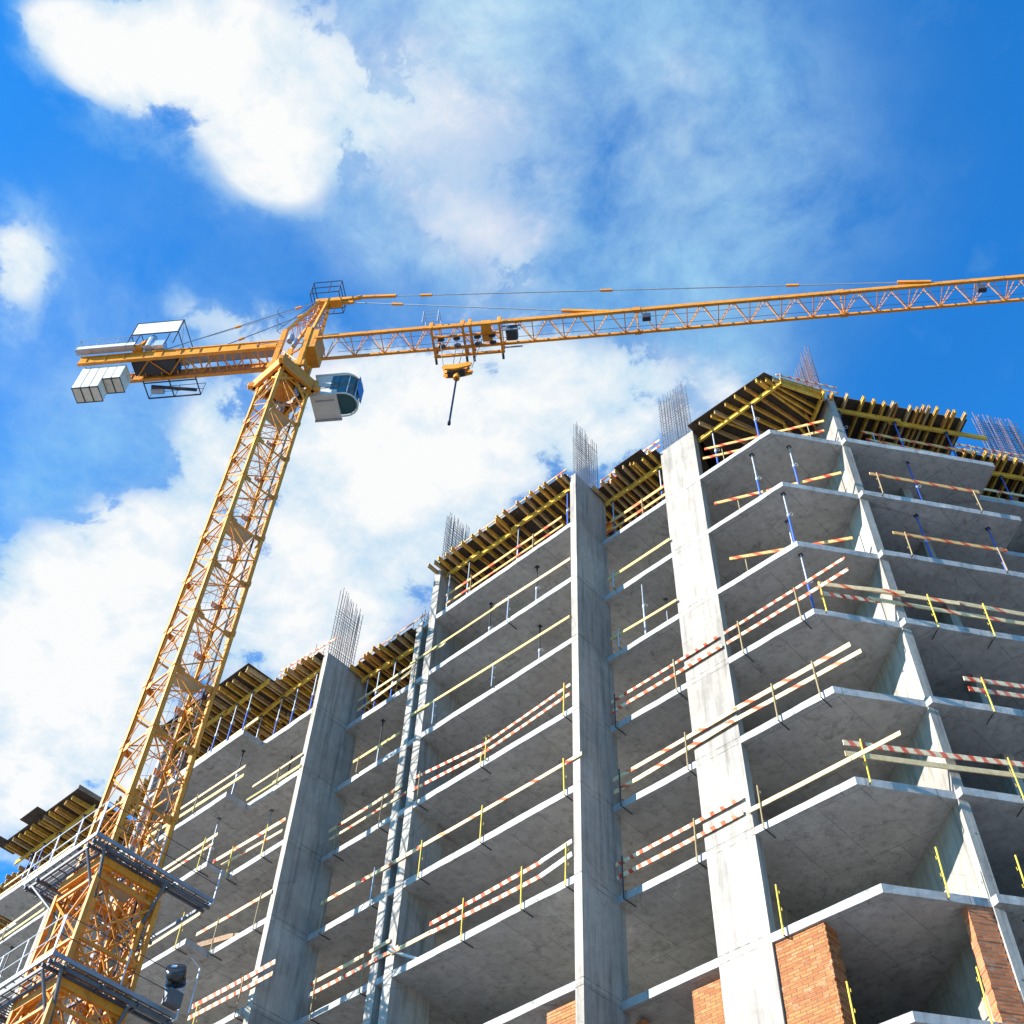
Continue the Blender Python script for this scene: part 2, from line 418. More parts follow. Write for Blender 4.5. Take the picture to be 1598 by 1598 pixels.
# ------------------------------------------------------------------ geometry helpers
class MB:
    def __init__(s): s.v = []; s.f = []; s.uv = {}; s.marks = []
    def _add(s, vs, fs, uvs=None):
        o = len(s.v); s.marks.append((o, len(s.f))); s.v += [Vector(a) for a in vs]
        for i, q in enumerate(fs):
            if uvs: s.uv[len(s.f)] = uvs[i]
            s.f.append([o+k for k in q])
    BF = [(0, 3, 2, 1), (4, 5, 6, 7), (0, 1, 5, 4), (1, 2, 6, 5), (2, 3, 7, 6), (3, 0, 4, 7)]
    def box(s, x0, x1, y0, y1, z0, z1):
        s._add([(x0, y0, z0), (x1, y0, z0), (x1, y1, z0), (x0, y1, z0), (x0, y0, z1), (x1, y0, z1), (x1, y1, z1), (x0, y1, z1)], s.BF); return s
    def obox(s, o, ax, ay, az, x, y, z):
        P = lambda a, b_, c: o + ax*a + ay*b_ + az*c
        s._add([P(x[0], y[0], z[0]), P(x[1], y[0], z[0]), P(x[1], y[1], z[0]), P(x[0], y[1], z[0]),
                P(x[0], y[0], z[1]), P(x[1], y[0], z[1]), P(x[1], y[1], z[1]), P(x[0], y[1], z[1])], s.BF); return s
    def bar(s, p, q, w, h, up=(0, 0, 1)):
        """rectangular bar from p to q: w across, h along up; records u = metres along it"""
        p = Vector(p); q = Vector(q); d = q-p; L = d.length; d.normalize(); up = Vector(up)
        sx = d.cross(up)
        if sx.length < 1e-4: sx = d.cross(Vector((1, 0, 0)))
        sx.normalize(); uu = sx.cross(d).normalized()
        a, b_ = sx*(w/2), uu*(h/2)
        vs = [p-a-b_, p+a-b_, p+a+b_, p-a+b_, q-a-b_, q+a-b_, q+a+b_, q-a+b_]
        fs = [(0, 1, 2, 3), (7, 6, 5, 4), (0, 4, 5, 1), (1, 5, 6, 2), (2, 6, 7, 3), (3, 7, 4, 0)]
        t_ = s.uoff if hasattr(s, 'uoff') else 0.0
        c = [(t_, 0), (t_, 0), (t_, h), (t_, h), (t_+L, 0), (t_+L, 0), (t_+L, h), (t_+L, h)]
        s._add(vs, fs, [[c[k] for k in q_] for q_ in fs]); return s
    def tube(s, pts, r, n=6, cap=True):
        pts = [Vector(a) for a in pts]; rings = []
        for i, p in enumerate(pts):
            d = ((pts[min(i+1, len(pts)-1)]-pts[max(i-1, 0)])).normalized()
            a = d.cross(Vector((0, 0, 1)))
            if a.length < .05: a = d.cross(Vector((1, 0, 0)))
            a.normalize(); b_ = d.cross(a)
            rings.append([p + a*math.cos(2*math.pi*k/n)*r + b_*math.sin(2*math.pi*k/n)*r for k in range(n)])
        vs = [v for R in rings for v in R]; fs = []
        for i in range(len(pts)-1):
            for k in range(n):
                fs.append((i*n+k, i*n+(k+1) % n, (i+1)*n+(k+1) % n, (i+1)*n+k))
        if cap:
            fs.append(tuple(range(n-1, -1, -1))); fs.append(tuple((len(pts)-1)*n+k for k in range(n)))
        s._add(vs, fs); return s
    def prism(s, poly, z0, z1, f=None):
        """plan polygon (x, y) between two heights; f maps (a, b, z) to a point"""
        f = f or (lambda a, b_, c: (a, b_, c)); n = len(poly)
        vs = [f(a, b_, z0) for a, b_ in poly] + [f(a, b_, z1) for a, b_ in poly]
        s._add(vs, [tuple(range(n-1, -1, -1)), tuple(range(n, 2*n))] + [(k, (k+1) % n, n+(k+1) % n, n+k) for k in range(n)]); return s
    def disc(s, c, ax, r, w, n=20):
        c = Vector(c); ax = Vector(ax).normalized()
        return s.tube([c-ax*w/2, c+ax*w/2], r, n)
    def build_each(s, name, mat, parent=None, **kw):
        for a, c in s.parts():
            mb = MB(); mb.v = s.v[a[0]:c[0]]; mb.f = [[k-a[0] for k in f] for f in s.f[a[1]:c[1]]]; mb.build(name, mat, parent, **kw)
    def parts(s):
        m = s.marks+[(len(s.v), len(s.f))]; return list(zip(m, m[1:]))
    def build(s, name, mat, parent=None, smooth=False, bevel=0):
        base = Vector(parent_world(parent)) if parent else Vector((0, 0, 0))
        me = bpy.data.meshes.new(name)
        me.from_pydata([tuple(v-base) for v in s.v], [], s.f)
        if s.uv:
            ul = me.uv_layers.new(name='UVMap'); li = 0
            for pi, pl in enumerate(me.polygons):
                c = s.uv.get(pi)
                for k in range(pl.loop_total):
                    ul.data[pl.loop_start+k].uv = c[k] if c else (0, 0)
        me.update()
        import bmesh
        bm = bmesh.new(); bm.from_mesh(me); bmesh.ops.recalc_face_normals(bm, faces=bm.faces)
        if bevel: bmesh.ops.bevel(bm, geom=list(bm.edges), offset=bevel, segments=1, affect='EDGES', clamp_overlap=True)
        if smooth:
            for f in bm.faces: f.smooth = len(f.verts) == 4
        bm.to_mesh(me); bm.free()
        me.materials.append(M[mat] if isinstance(mat, str) else mat)
        o = bpy.data.objects.new(name, me); COL.objects.link(o)
        if parent: o.parent = parent
        return o
def parent_world(o):
    v = Vector((0, 0, 0))
    while o is not None: v = v + o.location; o = o.parent
    return v
def tag(o, label=None, cat=None, group=None, kind=None):
    if label: o['label'] = label
    if cat: o['category'] = cat
    if group: o['group'] = group
    if kind: o['kind'] = kind
    return o
def thing(name, label, cat, loc, group=None):
    o = bpy.data.objects.new(name, None); COL.objects.link(o); o.location = loc
    o.empty_display_size = .3
    return tag(o, label, cat, group)
V = Vector
E2 = V((.6025, .7981, 0)); NR = V((-.7981, .6025, 0)); K = V((-9.76, 21.77, 0))    # right-hand facade: along it, into the building, its corner
def RP(s, d, z): return K + E2*s + NR*d + V((0, 0, z))
ZV = V((0, 0, 1))

# ------------------------------------------------------------------ ground
gm = MB(); gm.box(-2500, 2500, -2500, 2500, -3.2, -1.72)
tag(gm.build('ground', 'ground'), kind='structure')

# ------------------------------------------------------------------ the building
bld = thing('unfinished_building', 'unfinished grey concrete apartment tower with open floors and stepped facade', 'building', (-17, 30, -1.7))
def jag(pts, amp, step=.45):
    """walk a front outline and rough it up a little, as cast edges are"""
    out = []
    for (a, b_), (c, d) in zip(pts, pts[1:]):
        L = math.hypot(c-a, d-b_); n = max(1, int(L/step)); nx, ny = -(d-b_)/L, (c-a)/L
        for k in range(n):
            o = rnd(-amp, amp) if 0 < k else 0
            out.append((a+(c-a)*k/n+nx*o, b_+(d-b_)*k/n+ny*o))
    out.append(pts[-1]); return out
def rxy(s_, d_): q_ = RP(s_, d_, 0); return (q_.x, q_.y)
RE = K + E2*7.85; RE2 = RE + NR*1.38; RF = RE2 + E2*11
FRONT = [(-60, 19.3), (-49.1, 19.3), (-49.1, 17.85), (-42.9, 17.85), (-42.9, 19.3), (-37.9, 19.3), (-37.9, 17.95), (-31.74, 17.95), (-31.74, 18.88), (-28.62, 18.88), (-28.62, 20.37),
         (-17.12, 20.37), (-17.12, 21.79), (K.x, K.y), rxy(2.5, 0), rxy(2.56, -.2), rxy(7.85, -.2), rxy(7.85, 1.2), rxy(19, 1.2)]
FRONT1 = [(-25.2, 20.37)] + FRONT[11:]
def slab_mesh(front, z0, z1):
    """slab with separately roughened lower and upper arrises"""
    up = jag(front, .008); random.seed(rnd(0, 9e9)); n0 = len(up)
    lo = [(a+rnd(-.006, .006), b_+rnd(-.01, .01)) for a, b_ in up]
    back = [(RF.x-4, 40), (front[0][0], 40)]
    up += back; lo += back; n = len(up); mb = MB()
    # long shallow steps in the lower arris where the shutter boards shifted
    sag = []; cur = 0
    for k in range(n):
        if k < n0 and rnd(0, 1) < .16: cur = rnd(-.022, .014)
        sag.append(cur if 0 < k < n0-1 else 0)
    vs = [(a, b_, z0+sg) for (a, b_), sg in zip(lo, sag)] + [(a, b_, z1) for a, b_ in up]
    mb._add(vs, [tuple(range(n-1, -1, -1)), tuple(range(n, 2*n))] + [(k, (k+1) % n, n+(k+1) % n, n+k) for k in range(n)])
    return mb
for k in range(1, 13):
    slab_mesh(FRONT1 if k == 1 else FRONT, zb(k), zt(k)).build('floor_slab', 'slab', bld)
ZG = -1.7; ZTOP = Z1+FH; ZTL = Z1
def wallseg(name, x0, x1, y0, y1, top, mat='wall', lab=None, z0=ZG):
    o = MB().box(x0, x1, y0, y1, z0, top).build(name, mat, bld)
    if lab: o['label'] = lab
    return o
wallseg('fin_wall', -28.85, -28.6, 18.865, 20.93, ZTL)                                   # left projecting fin
wallseg('fin_wall', -37.98, -37.72, 17.93, 19.6, ZTL)
wallseg('fin_wall', -42.96, -42.7, 17.83, 19.6, zb(3)+.2)
wallseg('fin_wall', -17.37, -17.105, 20.355, 22.1, ZTOP, lab='tall projecting fin wall with a white sunlit edge')
wallseg('thin_column', -25.2, -24.86, 20.355, 21.9, ZTL+.35)
wallseg('thin_column', -24.54, -24.19, 20.355, 21.9, ZTOP)
wallseg('link_wall', -24.87, -24.53, 21.0, 21.2, ZTOP-3)
wallseg('wide_pier', -14.18, -12.69, 21.775, 22.04, ZTOP+.08, lab='wide pale pier facing the sun')
mbp = MB(); mbp.obox(V((-8.215, 23.755, 0)), NR, E2, ZV, (.012, 5.2), (0, .25), (ZG, ZTOP)); mbp.build('corner_wall', 'wall', bld)
for s_, d_ in ((5.25, 1.25), (10.6, 2.6)):
    MB().obox(RP(s_, d_, 0), E2, NR, ZV, (-.15, .15), (0, .5), (ZG, ZTOP-.2)).build('inner_column', 'wall', bld)
# walls further in
wallseg('inner_wall', -60, -21.0, 24.6, 24.85, ZTL)
wallseg('inner_wall', -21.0, -12.0, 26.6, 26.85, ZTOP)
wallseg('inner_wall', -21.2, -20.95, 24.85, 36, ZTOP)
wallseg('inner_wall', -14.1, -13.9, 23.4, 26.6, ZTOP)
wallseg('inner_wall', -31.9, -31.65, 21.8, 24.6, ZTL)
wallseg('inner_wall', -60, 0, 38.5, 38.75, ZTOP)
MB().obox(RP(0, 6.2, 0), E2, NR, ZV, (1.0, 19), (0, .25), (ZG, ZTOP-.1)).build('inner_wall', 'wall', bld)
# brick infill on the lowest floors in the picture
for k in (7, 8, 9):
    z0, z1 = zt(k+1), zb(k)
    def brk(o_, ax, ay, x, y, gap=.0, mat='brick'):
        mb = MB(); z_ = z0+.004; n_ = int((z1-gap-z0)/.085); hc = (z1-gap-z0-.008)/n_
        for c_ in range(n_):
            i_ = [rnd(0, .010) for q in range(4)]; tooth = .03 if c_ % 2 else 0
            mb.obox(o_, ax, ay, ZV, (x[0]+i_[0], x[1]-i_[1]-tooth*rnd(.2, 1)), (y[0]+i_[2], y[1]-i_[3]), (z_+.0025, z_+hc-.0025)); z_ += hc
        mb.obox(o_, ax, ay, ZV, (x[0]+.014, x[1]-.05), (y[0]+.014, y[1]-.014), (z0+.005, z1-gap-.02))
        mb.build('brick_pier', mat, bld)
    O_, XV, YV = V((0, 0, 0)), V((1, 0, 0)), V((0, 1, 0))
    brk(O_, XV, YV, (-12.68, -11.32), (21.84, 22.36))
    brk(O_, XV, YV, (-15.05, -14.19), (21.84, 22.2), .27)
    brk(O_, XV, YV, (-18.35, -17.38), (20.42, 20.8), .24)
    brk(O_, XV, YV, (-17.09, -16.85), (22.3, 22.7), .10, 'redbrick')
    brk(RP(0, 0, 0), E2, NR, (1.91, 2.51), (.03, .30), 0, 'redbrick')

# starter bars sticking out of the wall heads
def cage(p0, p1, zbase, h, n, rows=.17, mat='rebar', slope=0.0):
    p0 = V((*p0, 0)); p1 = V((*p1, 0)); d = (p1-p0); L = d.length; d.normalize(); nn = V((-d.y, d.x, 0)); mb = MB()
    for r in (0, 1):
        for i in range(n):
            a = p0 + d*(L*i/(n-1)+rnd(-.012, .012)) + nn*(r*rows); hh = h*(1-slope*i/(n-1))+rnd(-.12, .08)
            ln = V((rnd(-.04, .04), rnd(-.04, .04), 0))
            mb.tube([a+ZV*zbase, a+ZV*(zbase+hh)+ln], .0145, 4, False)
        z = .15
        while z < h*(1-slope)*.86:
            a = p0 + nn*(r*rows+(.02 if r else -.02)) + ZV*(zbase+z+rnd(-.02, .02))
            mb.tube([a-d*.04, a+d*(L+.04)+ZV*rnd(-.03, .03)], .0085, 4, False); z += .16+rnd(-.02, .03)
    for i in range(0, n, 3):
        a = p0 + d*(L*i/(n-1))
        for q in range(3): mb.tube([a+ZV*(zbase+.4+q*.9), a+nn*rows+ZV*(zbase+.4+q*.9)], .006, 4, False)
    return mb.build('starter_bars', mat, bld)
def rl_(s, d): p = RP(s, d, 0); return (p.x, p.y)
cage((-28.63, 19.0), (-28.63, 20.15), ZTL-.05, 4.0, 12, slope=.16)
cage((-24.27, 20.55), (-24.27, 21.75), ZTOP-.05, 4.0, 12)
cage((-17.13, 20.5), (-17.13, 21.7), ZTOP-.05, 3.8, 11, slope=.10)
cage((-14.05, 21.83), (-12.85, 21.83), ZTOP+.0, 3.7, 11)
cage((-8.45, 24.1), (-9.9, 25.2), ZTOP-.05, 4.3, 13, mat='rust', slope=.05)
cage(rl_(9.7, 1.6), rl_(11.4, 1.6), ZTOP-.05, 3.7, 14, mat='rust')
cage((-37.8, 18.0), (-37.8, 19.2), ZTL-.05, 3.3, 10)
cage((-25.1, 20.6), (-25.1, 21.5), ZTL+.30, 1.1, 6)

# ------------------------------------------------------------------ slab formwork
def deck(label, ply, joists, prims, z, edge=None, jm='beam'):
    cx = sum(a for a, b_ in ply[:3])/3; cy = sum(b_ for a, b_ in ply[:3])/3
    t_ = thing('slab_formwork', label, 'formwork', (cx, cy, z-.4), 'timber formwork decks along the roof edge')
    MB().prism(ply, z+.002, z+.024).build('plywood_deck', 'ply', t_)  # sheet extended unseen to the rear to block light from above
    for (p, q) in joists:
        mb = MB(); dz = rnd(-.004, .0); p = V((*p, z-.1+dz)); q = V((*q, z-.1+dz))
        for h, w in ((.036, .08),): 
            mb.bar(p+ZV*.082, q+ZV*.082, w, h); mb.bar(p-ZV*.082, q-ZV*.082, w, h)
        mb.bar(p, q, .032, .128)
        mb.build('joist', random.choice((jm, jm, 'beam2', 'beam3')), t_)
    for (p, q) in prims:
        mb = MB(); p = V((*p, z-.305)); q = V((*q, z-.305)); mb.bar(p+ZV*.08, q+ZV*.08, .085, .04); mb.bar(p-ZV*.08, q-ZV*.08, .085, .04); mb.bar(p, q, .036, .12)
        mb.build('primary_beam', 'pbeam', t_)
    if edge:
        mb = MB()
        for (p, q) in edge: mb.bar(V((*p, z+.13)), V((*q, z+.13)), .03, .2)
        mb.build('edge_board', 'plyedge', t_)
    return t_
def jrow(xs, y0, y1, jit=.16, back=True):
    out = []
    for x in xs:
        a = rnd(-jit, jit); out.append(((x+rnd(-.05, .05), y0+a), (x+rnd(-.09, .09), y1+rnd(-.2, .3))))
        if back: out.append(((x+.12, y1-.3+rnd(-.2, .1)), (x+.12+rnd(-.03, .03), y1+2.3)))
    return out
def spread(x0, x1, step=.36):
    xs = []; x = x0
    while x < x1:
        xs.append(x); x += step*random.choice((1.0, 1.0, 1.0, .45, 1.25))
    return xs
bx = [-24.42, -24.05, -23.84, -23.48, -23.11, -22.57, -22.07, -21.72, -21.34, -20.9, -20.7, -20.28, -19.69, -19.27, -18.93, -18.53, -18.22, -17.76, -17.5]
deck('formwork deck with projecting joists between twin thin columns and tall central fin', [(-24.17, 20.12), (-17.42, 20.12), (-17.42, 22.12), (-17.085, 22.12), (-17.085, 38), (-24.17, 38)],
     jrow(bx, 19.93, 22.7), [((-24.1, 20.62), (-22.3, 20.62)), ((-22.75, 20.71), (-20.2, 20.71)), ((-20.6, 20.62), (-17.5, 20.62)), ((-24.1, 23.0), (-17.5, 23.0))], ZTOP, [((-24.15, 20.36), (-17.45, 20.36))])
deck('short formwork deck between central fin wall and wide pale pier', [(-17.08, 21.5), (-14.2, 21.5), (-14.2, 38), (-17.08, 38)],
     jrow(spread(-16.95, -14.25, .31), 21.33, 24.0), [((-17.05, 22.05), (-14.25, 22.05)), ((-17.05, 24.4), (-14.25, 24.4))], ZTOP, [((-17.05, 21.77), (-14.25, 21.77))])
MB().box(-15.9, -14.6, 21.15, 22.2, ZTOP+.03, ZTOP+.05).build('loose_plywood', 'ply', None)
tag(bpy.data.objects['loose_plywood'], 'loose dark plywood sheet overhanging the deck left of wide pier', 'plywood sheet', 'loose plywood sheets on the formwork')
def rl(s, d): p = RP(s, d, 0); return (p.x, p.y)
# corner deck: joists fan round the corner
fan = [((-12.24, 21.56), (-11.45, 23.5)), ((-11.74, 21.6), (-10.9, 23.4)), ((-11.55, 21.55), (-10.75, 23.6)), ((-11.07, 21.54), (-10.2, 23.8)), ((-10.62, 21.5), (-9.95, 23.6)), ((-10.14, 21.46), (-9.55, 24.0)),
       ((-9.67, 21.47), (-9.15, 24.2)), ((-9.58, 21.6), (-8.95, 24.0)), ((-9.40, 21.66), (-8.7, 23.9)), ((-9.2, 21.8), (-8.3, 23.7)), ((-9.02, 22.0), (-8.2, 23.45))]
deck('dark corner formwork deck with fanned joists above the building corner', [(-12.68, 21.44), (-9.3, 21.44), (-9.12, 21.9), (-8.25, 23.55), rl(2.53, .1), rl(2.53, 9), (-13, 38), (-14.19, 38), (-14.19, 22.06), (-12.68, 22.06)],
     fan + jrow(spread(-12.5, -9.0, .4), 23.6, 25.5, back=False), [((-12.66, 22.06), (-9.0, 22.0)), ((-9.04, 22.02), (-8.30, 23.45)), ((-12.6, 24.0), (-9.6, 24.6)), ((-8.1, 23.3), (-9.1, 24.05))], ZTOP,
     [((-12.65, 21.77), (-9.72, 21.75)), ((-9.7, 21.72), (-8.3, 23.6))])
def rl(s, d): p = RP(s, d, 0); return (p.x, p.y)
sR = [2.62, 3.15, 3.75, 4.15, 4.55, 4.85, 5.0, 5.5, 5.78, 5.96, 6.16, 6.45, 6.9, 7.1, 7.5]
jr = []
for i, s_ in enumerate(sR):
    o_ = -.32 + rnd(-.05, .05) - (.12 if i > 8 else 0)
    jr.append((rl(s_, o_), rl(s_+.05, 2.6))); jr.append((rl(s_+.13, 2.3), rl(s_+.13, 5.0)))
deck('dark formwork deck with yellow joist tips on right-hand facade', [rl(2.55, -.12), rl(7.72, -.12), rl(7.72, 9), rl(2.55, 9)], jr,
     [(rl(2.5, .25), rl(5.3, .25)), (rl(4.85, .34), rl(8.55, .34)), (rl(2.6, 2.4), rl(7.8, 2.4))], ZTOP, [(rl(2.55, .0), rl(7.7, .0))], 'beam')
jr = []
for s_ in [8.15, 8.5, 8.9, 9.2, 9.45, 9.7, 10.1, 10.5, 10.8, 11.2, 11.6, 12.1, 12.5, 13.0]:
    jr.append((rl(s_, 1.02+rnd(-.06, .06)), rl(s_+.05, 4.2)))
deck('set-back formwork deck at the right edge of the building', [rl(7.9, 1.25), rl(18, 1.25), rl(18, 9), rl(7.9, 9)], jr, [(rl(7.95, 1.72), rl(11, 1.72)), (rl(10.6, 1.8), rl(15, 1.8))], ZTOP, [(rl(7.95, 1.38), rl(17, 1.38))])
# lower roof on the left
deck('formwork deck between left dark fin wall and twin thin columns', [(-28.55, 20.1), (-25.22, 20.1), (-25.22, 38), (-28.87, 38), (-28.87, 20.95), (-28.55, 20.95)],
     jrow(spread(-28.4, -25.3, .36), 19.93, 22.6), [((-28.5, 20.64), (-26.9, 20.64)), ((-27.3, 20.72), (-25.3, 20.72)), ((-28.5, 23), (-25.3, 23))], ZTL, [((-28.5, 20.36), (-25.25, 20.36))])
deck('formwork deck directly left of left dark fin wall', [(-31.42, 18.62), (-28.88, 18.62), (-28.88, 38), (-31.42, 38)],
     jrow(spread(-31.2, -28.95, .30), 18.45, 21.4), [((-31.4, 19.15), (-28.9, 19.13)), ((-31.4, 21.3), (-28.9, 21.3))], ZTL, [((-31.4, 18.86), (-28.9, 18.86))])
deck('projecting formwork deck behind the crane mast', [(-37.7, 17.18), (-31.45, 17.18), (-31.45, 38), (-37.7, 38)],
     jrow(spread(-37.5, -31.55, .34), 17.30, 20.3, .05), [((-37.6, 18.19), (-34, 18.19)), ((-34.4, 18.27), (-31.3, 18.2)), ((-37.6, 19.6), (-31.5, 19.17))], ZTL, None)
deck('formwork deck at far left edge with evenly spaced joists', [(-49.0, 17.2), (-43.05, 17.2), (-43.05, 38), (-49.0, 38)],
     jrow(spread(-48.8, -43.1, .42), 17.32, 20.4, .05), [((-49.3, 18.25), (-46.0, 18.25)), ((-46.4, 18.33), (-43.1, 18.25)), ((-49, 20.0), (-43.1, 20.0))], ZTL, [((-43.04, 17.2), (-43.04, 18.4))])
deck('set-back formwork deck left of the crane mast', [(-42.65, 18.9), (-38.05, 18.9), (-38.05, 38), (-42.65, 38)],
     jrow(spread(-42.4, -38.1, .36), 18.8, 21.4), [((-42.6, 19.5), (-38.1, 19.5)), ((-42.6, 21.6), (-38.1, 21.6))], ZTL, None)
deck('set-back formwork deck beyond the far left corner', [(-58, 18.9), (-49.3, 18.9), (-49.3, 38), (-58, 38)],
     jrow(spread(-57.5, -49.4, .36), 18.75, 21.4), [((-57.8, 19.5), (-49.4, 19.5)), ((-57.8, 21.6), (-49.4, 21.6))], ZTL, None)
for lab, a, c in (('loose dark plywood sheet on far left formwork, mid edge', -46.9, -45.5), ('small dark plywood offcut at far left formwork corner', -49.3, -48.6)):
    tag(MB().box(a, c, 16.75, 18.0, ZTL+.03, ZTL+.05).build('loose_plywood', 'ply', None), lab, 'plywood sheet', 'loose plywood sheets on the formwork')

# ------------------------------------------------------------------ steel props
def make_prop(h, colour, label, loc):
    t_ = thing('steel_prop', label, 'prop', loc, 'adjustable steel props under the slabs')
    b_ = V(loc); m = h*rnd(.50, .62)
    MB().tube([b_+ZV*.008, b_+ZV*m], .034, 8).build('outer_tube', colour[0], t_)
    MB().tube([b_+ZV*m, b_+ZV*(h-.01)], .026, 8).build('inner_tube', colour[1], t_)
    c = MB().tube([b_+ZV*(m-.10), b_+ZV*(m+.02)], .046, 8)
    ring = [b_+ZV*(m-.05)+V((.10+.055*math.cos(a), .055*math.sin(a), 0)) for a in [k*math.pi/4 for k in range(9)]]
    c.tube(ring, .010, 4, False); c.build('collar', 'galv', t_)
    MB().box(b_.x-.07, b_.x+.07, b_.y-.07, b_.y+.07, b_.z+h-.012, b_.z+h-.001).build('head_plate', 'dark', t_)
    MB().box(b_.x-.07, b_.x+.07, b_.y-.07, b_.y+.07, b_.z+.001, b_.z+.010).build('foot_plate', 'dark', t_)
    return t_
BL = ('blue', 'galv'); BB = ('blue', 'blue'); GA = ('galv', 'steel'); G_SHADE = ('steel', 'dark')  # last pair: upper tube coloured dark for the shade under the ceiling
hs_ = FH-TH
def rows(pts, k, col, labels, top=None):
    for (x, y), lab in zip(pts, labels):
        z0 = zt(k+1); h = (top if top else zb(k))-z0
        make_prop(h, col, lab, (x, y, z0))
TF = ZTOP-.405; TFL = ZTL-.405
rows([(-12.05, 22.06), (-10.3, 22.03)], 0, BL, ['blue prop under corner formwork beside the wide pale pier', 'blue prop under corner formwork nearest the corner'], TF)
rows([rl(2.95, .25), rl(5.05, .3), rl(7.0, .34)], 0, BB, ['blue prop under right facade formwork, next to corner wall', 'blue prop under right facade formwork, middle one', 'blue prop under right facade formwork, right end'], TF)
rows([rl(9.7, 1.75)], 0, BB, ['blue prop under set-back formwork at right edge'], TF)
rows([(-23.9, 20.62), (-22.86, 20.66), (-20.25, 20.66), (-17.75, 20.64)], 0, GA, ['grey prop under formwork beside twin thin columns', 'grey prop under formwork, second right of twin thin columns', 'grey prop under middle of the central formwork deck', 'dark blue prop under formwork against tall central fin'], TF)
for ch in bpy.data.objects:
    if ch.parent and ch.parent.get('label', '').startswith('dark blue prop') and ch.name.startswith(('outer', 'inner')): ch.data.materials[0] = M['blue']
rows([(-14.5, 22.08), (-16.75, 22.1)], 0, BL, ['blue prop under short formwork deck by wide pale pier', 'dark prop under short formwork deck by central fin'], TF)
rows([(-19.55, 21.0), (-22.05, 21.2)], 1, G_SHADE, ['dark prop on second slab from top, right one in bay left of central fin', 'dark prop on second slab from top, left one in bay left of central fin'])
rows([(-19.55, 21.22)], 2, G_SHADE, ['dark prop on third slab from top, left of the central fin'])
rows([(-15.65, 22.0), (-15.5, 23.1)], 2, GA, ['pale grey prop between central fin and wide pale pier, front one', 'dark prop between central fin and wide pale pier, rear one'])
rows([(-10.75, 22.1), (-9.62, 22.65)], 1, BL, ['blue prop below corner slab, first floor under the roof, left one', 'blue prop below corner slab, first floor under the roof, right one'])
rows([(-9.95, 22.05), (-10.48, 23.04)], 2, BL, ['blue prop near corner edge, second floor under the roof', 'dark blue prop set back, second floor under the roof'])
rows([(-9.9, 22.12)], 3, BL, ['blue prop at corner edge behind striped boards, third floor under the roof'])
rows([rl(4.9, .25)], 1, BB, ['blue prop on right facade, first floor under the roof'])
rows([rl(4.5, .28), rl(6.93, .32)], 2, BB, ['blue prop on right facade, second floor under the roof, left one', 'blue prop on right facade, second floor under the roof, right one'])
rows([(-27.16, 20.94)], 2, G_SHADE, ['dark prop between left fin wall and thin columns'])
rows([(-32.48, 18.6), (-31.25, 20.0)], 2, G_SHADE, ['dark prop right of crane mast by slab step, upper floor', 'dark prop behind plain boards left of left fin, upper floor'])
rows([(-32.9, 18.6), (-31.07, 19.56)], 3, GA, ['pale prop right of crane mast by slab step, lower floor', 'pale prop behind boards left of left fin, lower floor'])
rows([(-46.0, 18.3)], 3, G_SHADE, ['dark prop at far left below crane platform'])
rows([(-32.2, 18.15), (-33.2, 18.18), (-34.25, 18.21), (-35.4, 18.2), (-36.6, 18.2), (-31.55, 19.15), (-30.65, 19.2), (-29.45, 19.15), (-33.0, 19.3), (-34.6, 19.35)], 1, BL,
     ['blue prop at slab step under formwork behind the crane', 'blue prop under formwork behind crane, second from slab step', 'blue prop under formwork behind crane, third from slab step', 'blue prop under formwork seen through crane mast, right one',
      'blue prop under formwork seen through crane mast, left one', 'blue prop under formwork just right of the slab step', 'blue prop under formwork midway to left fin wall', 'blue prop under formwork against left fin wall',
      'blue prop in rear row behind slab step, right one', 'blue prop in rear row behind slab step, left one'], TFL)
rows([(-26.6, 20.68), (-27.5, 20.66), (-25.5, 20.64), (-28.15, 20.66)], 1, BL, ['blue prop under formwork, second left of twin thin columns', 'blue prop under formwork, second right of left fin', 'blue prop under formwork beside twin thin columns, left side', 'dark blue prop under formwork against left fin, right side'], TFL)
rows([(-47.88, 18.28), (-46.89, 18.27), (-45.68, 18.28), (-43.8, 18.25)], 1, BB, ['blue prop under far left formwork, leftmost', 'blue prop under far left formwork, second from left', 'blue prop under far left formwork, third from left', 'blue prop under far left formwork, nearest crane'], TFL)

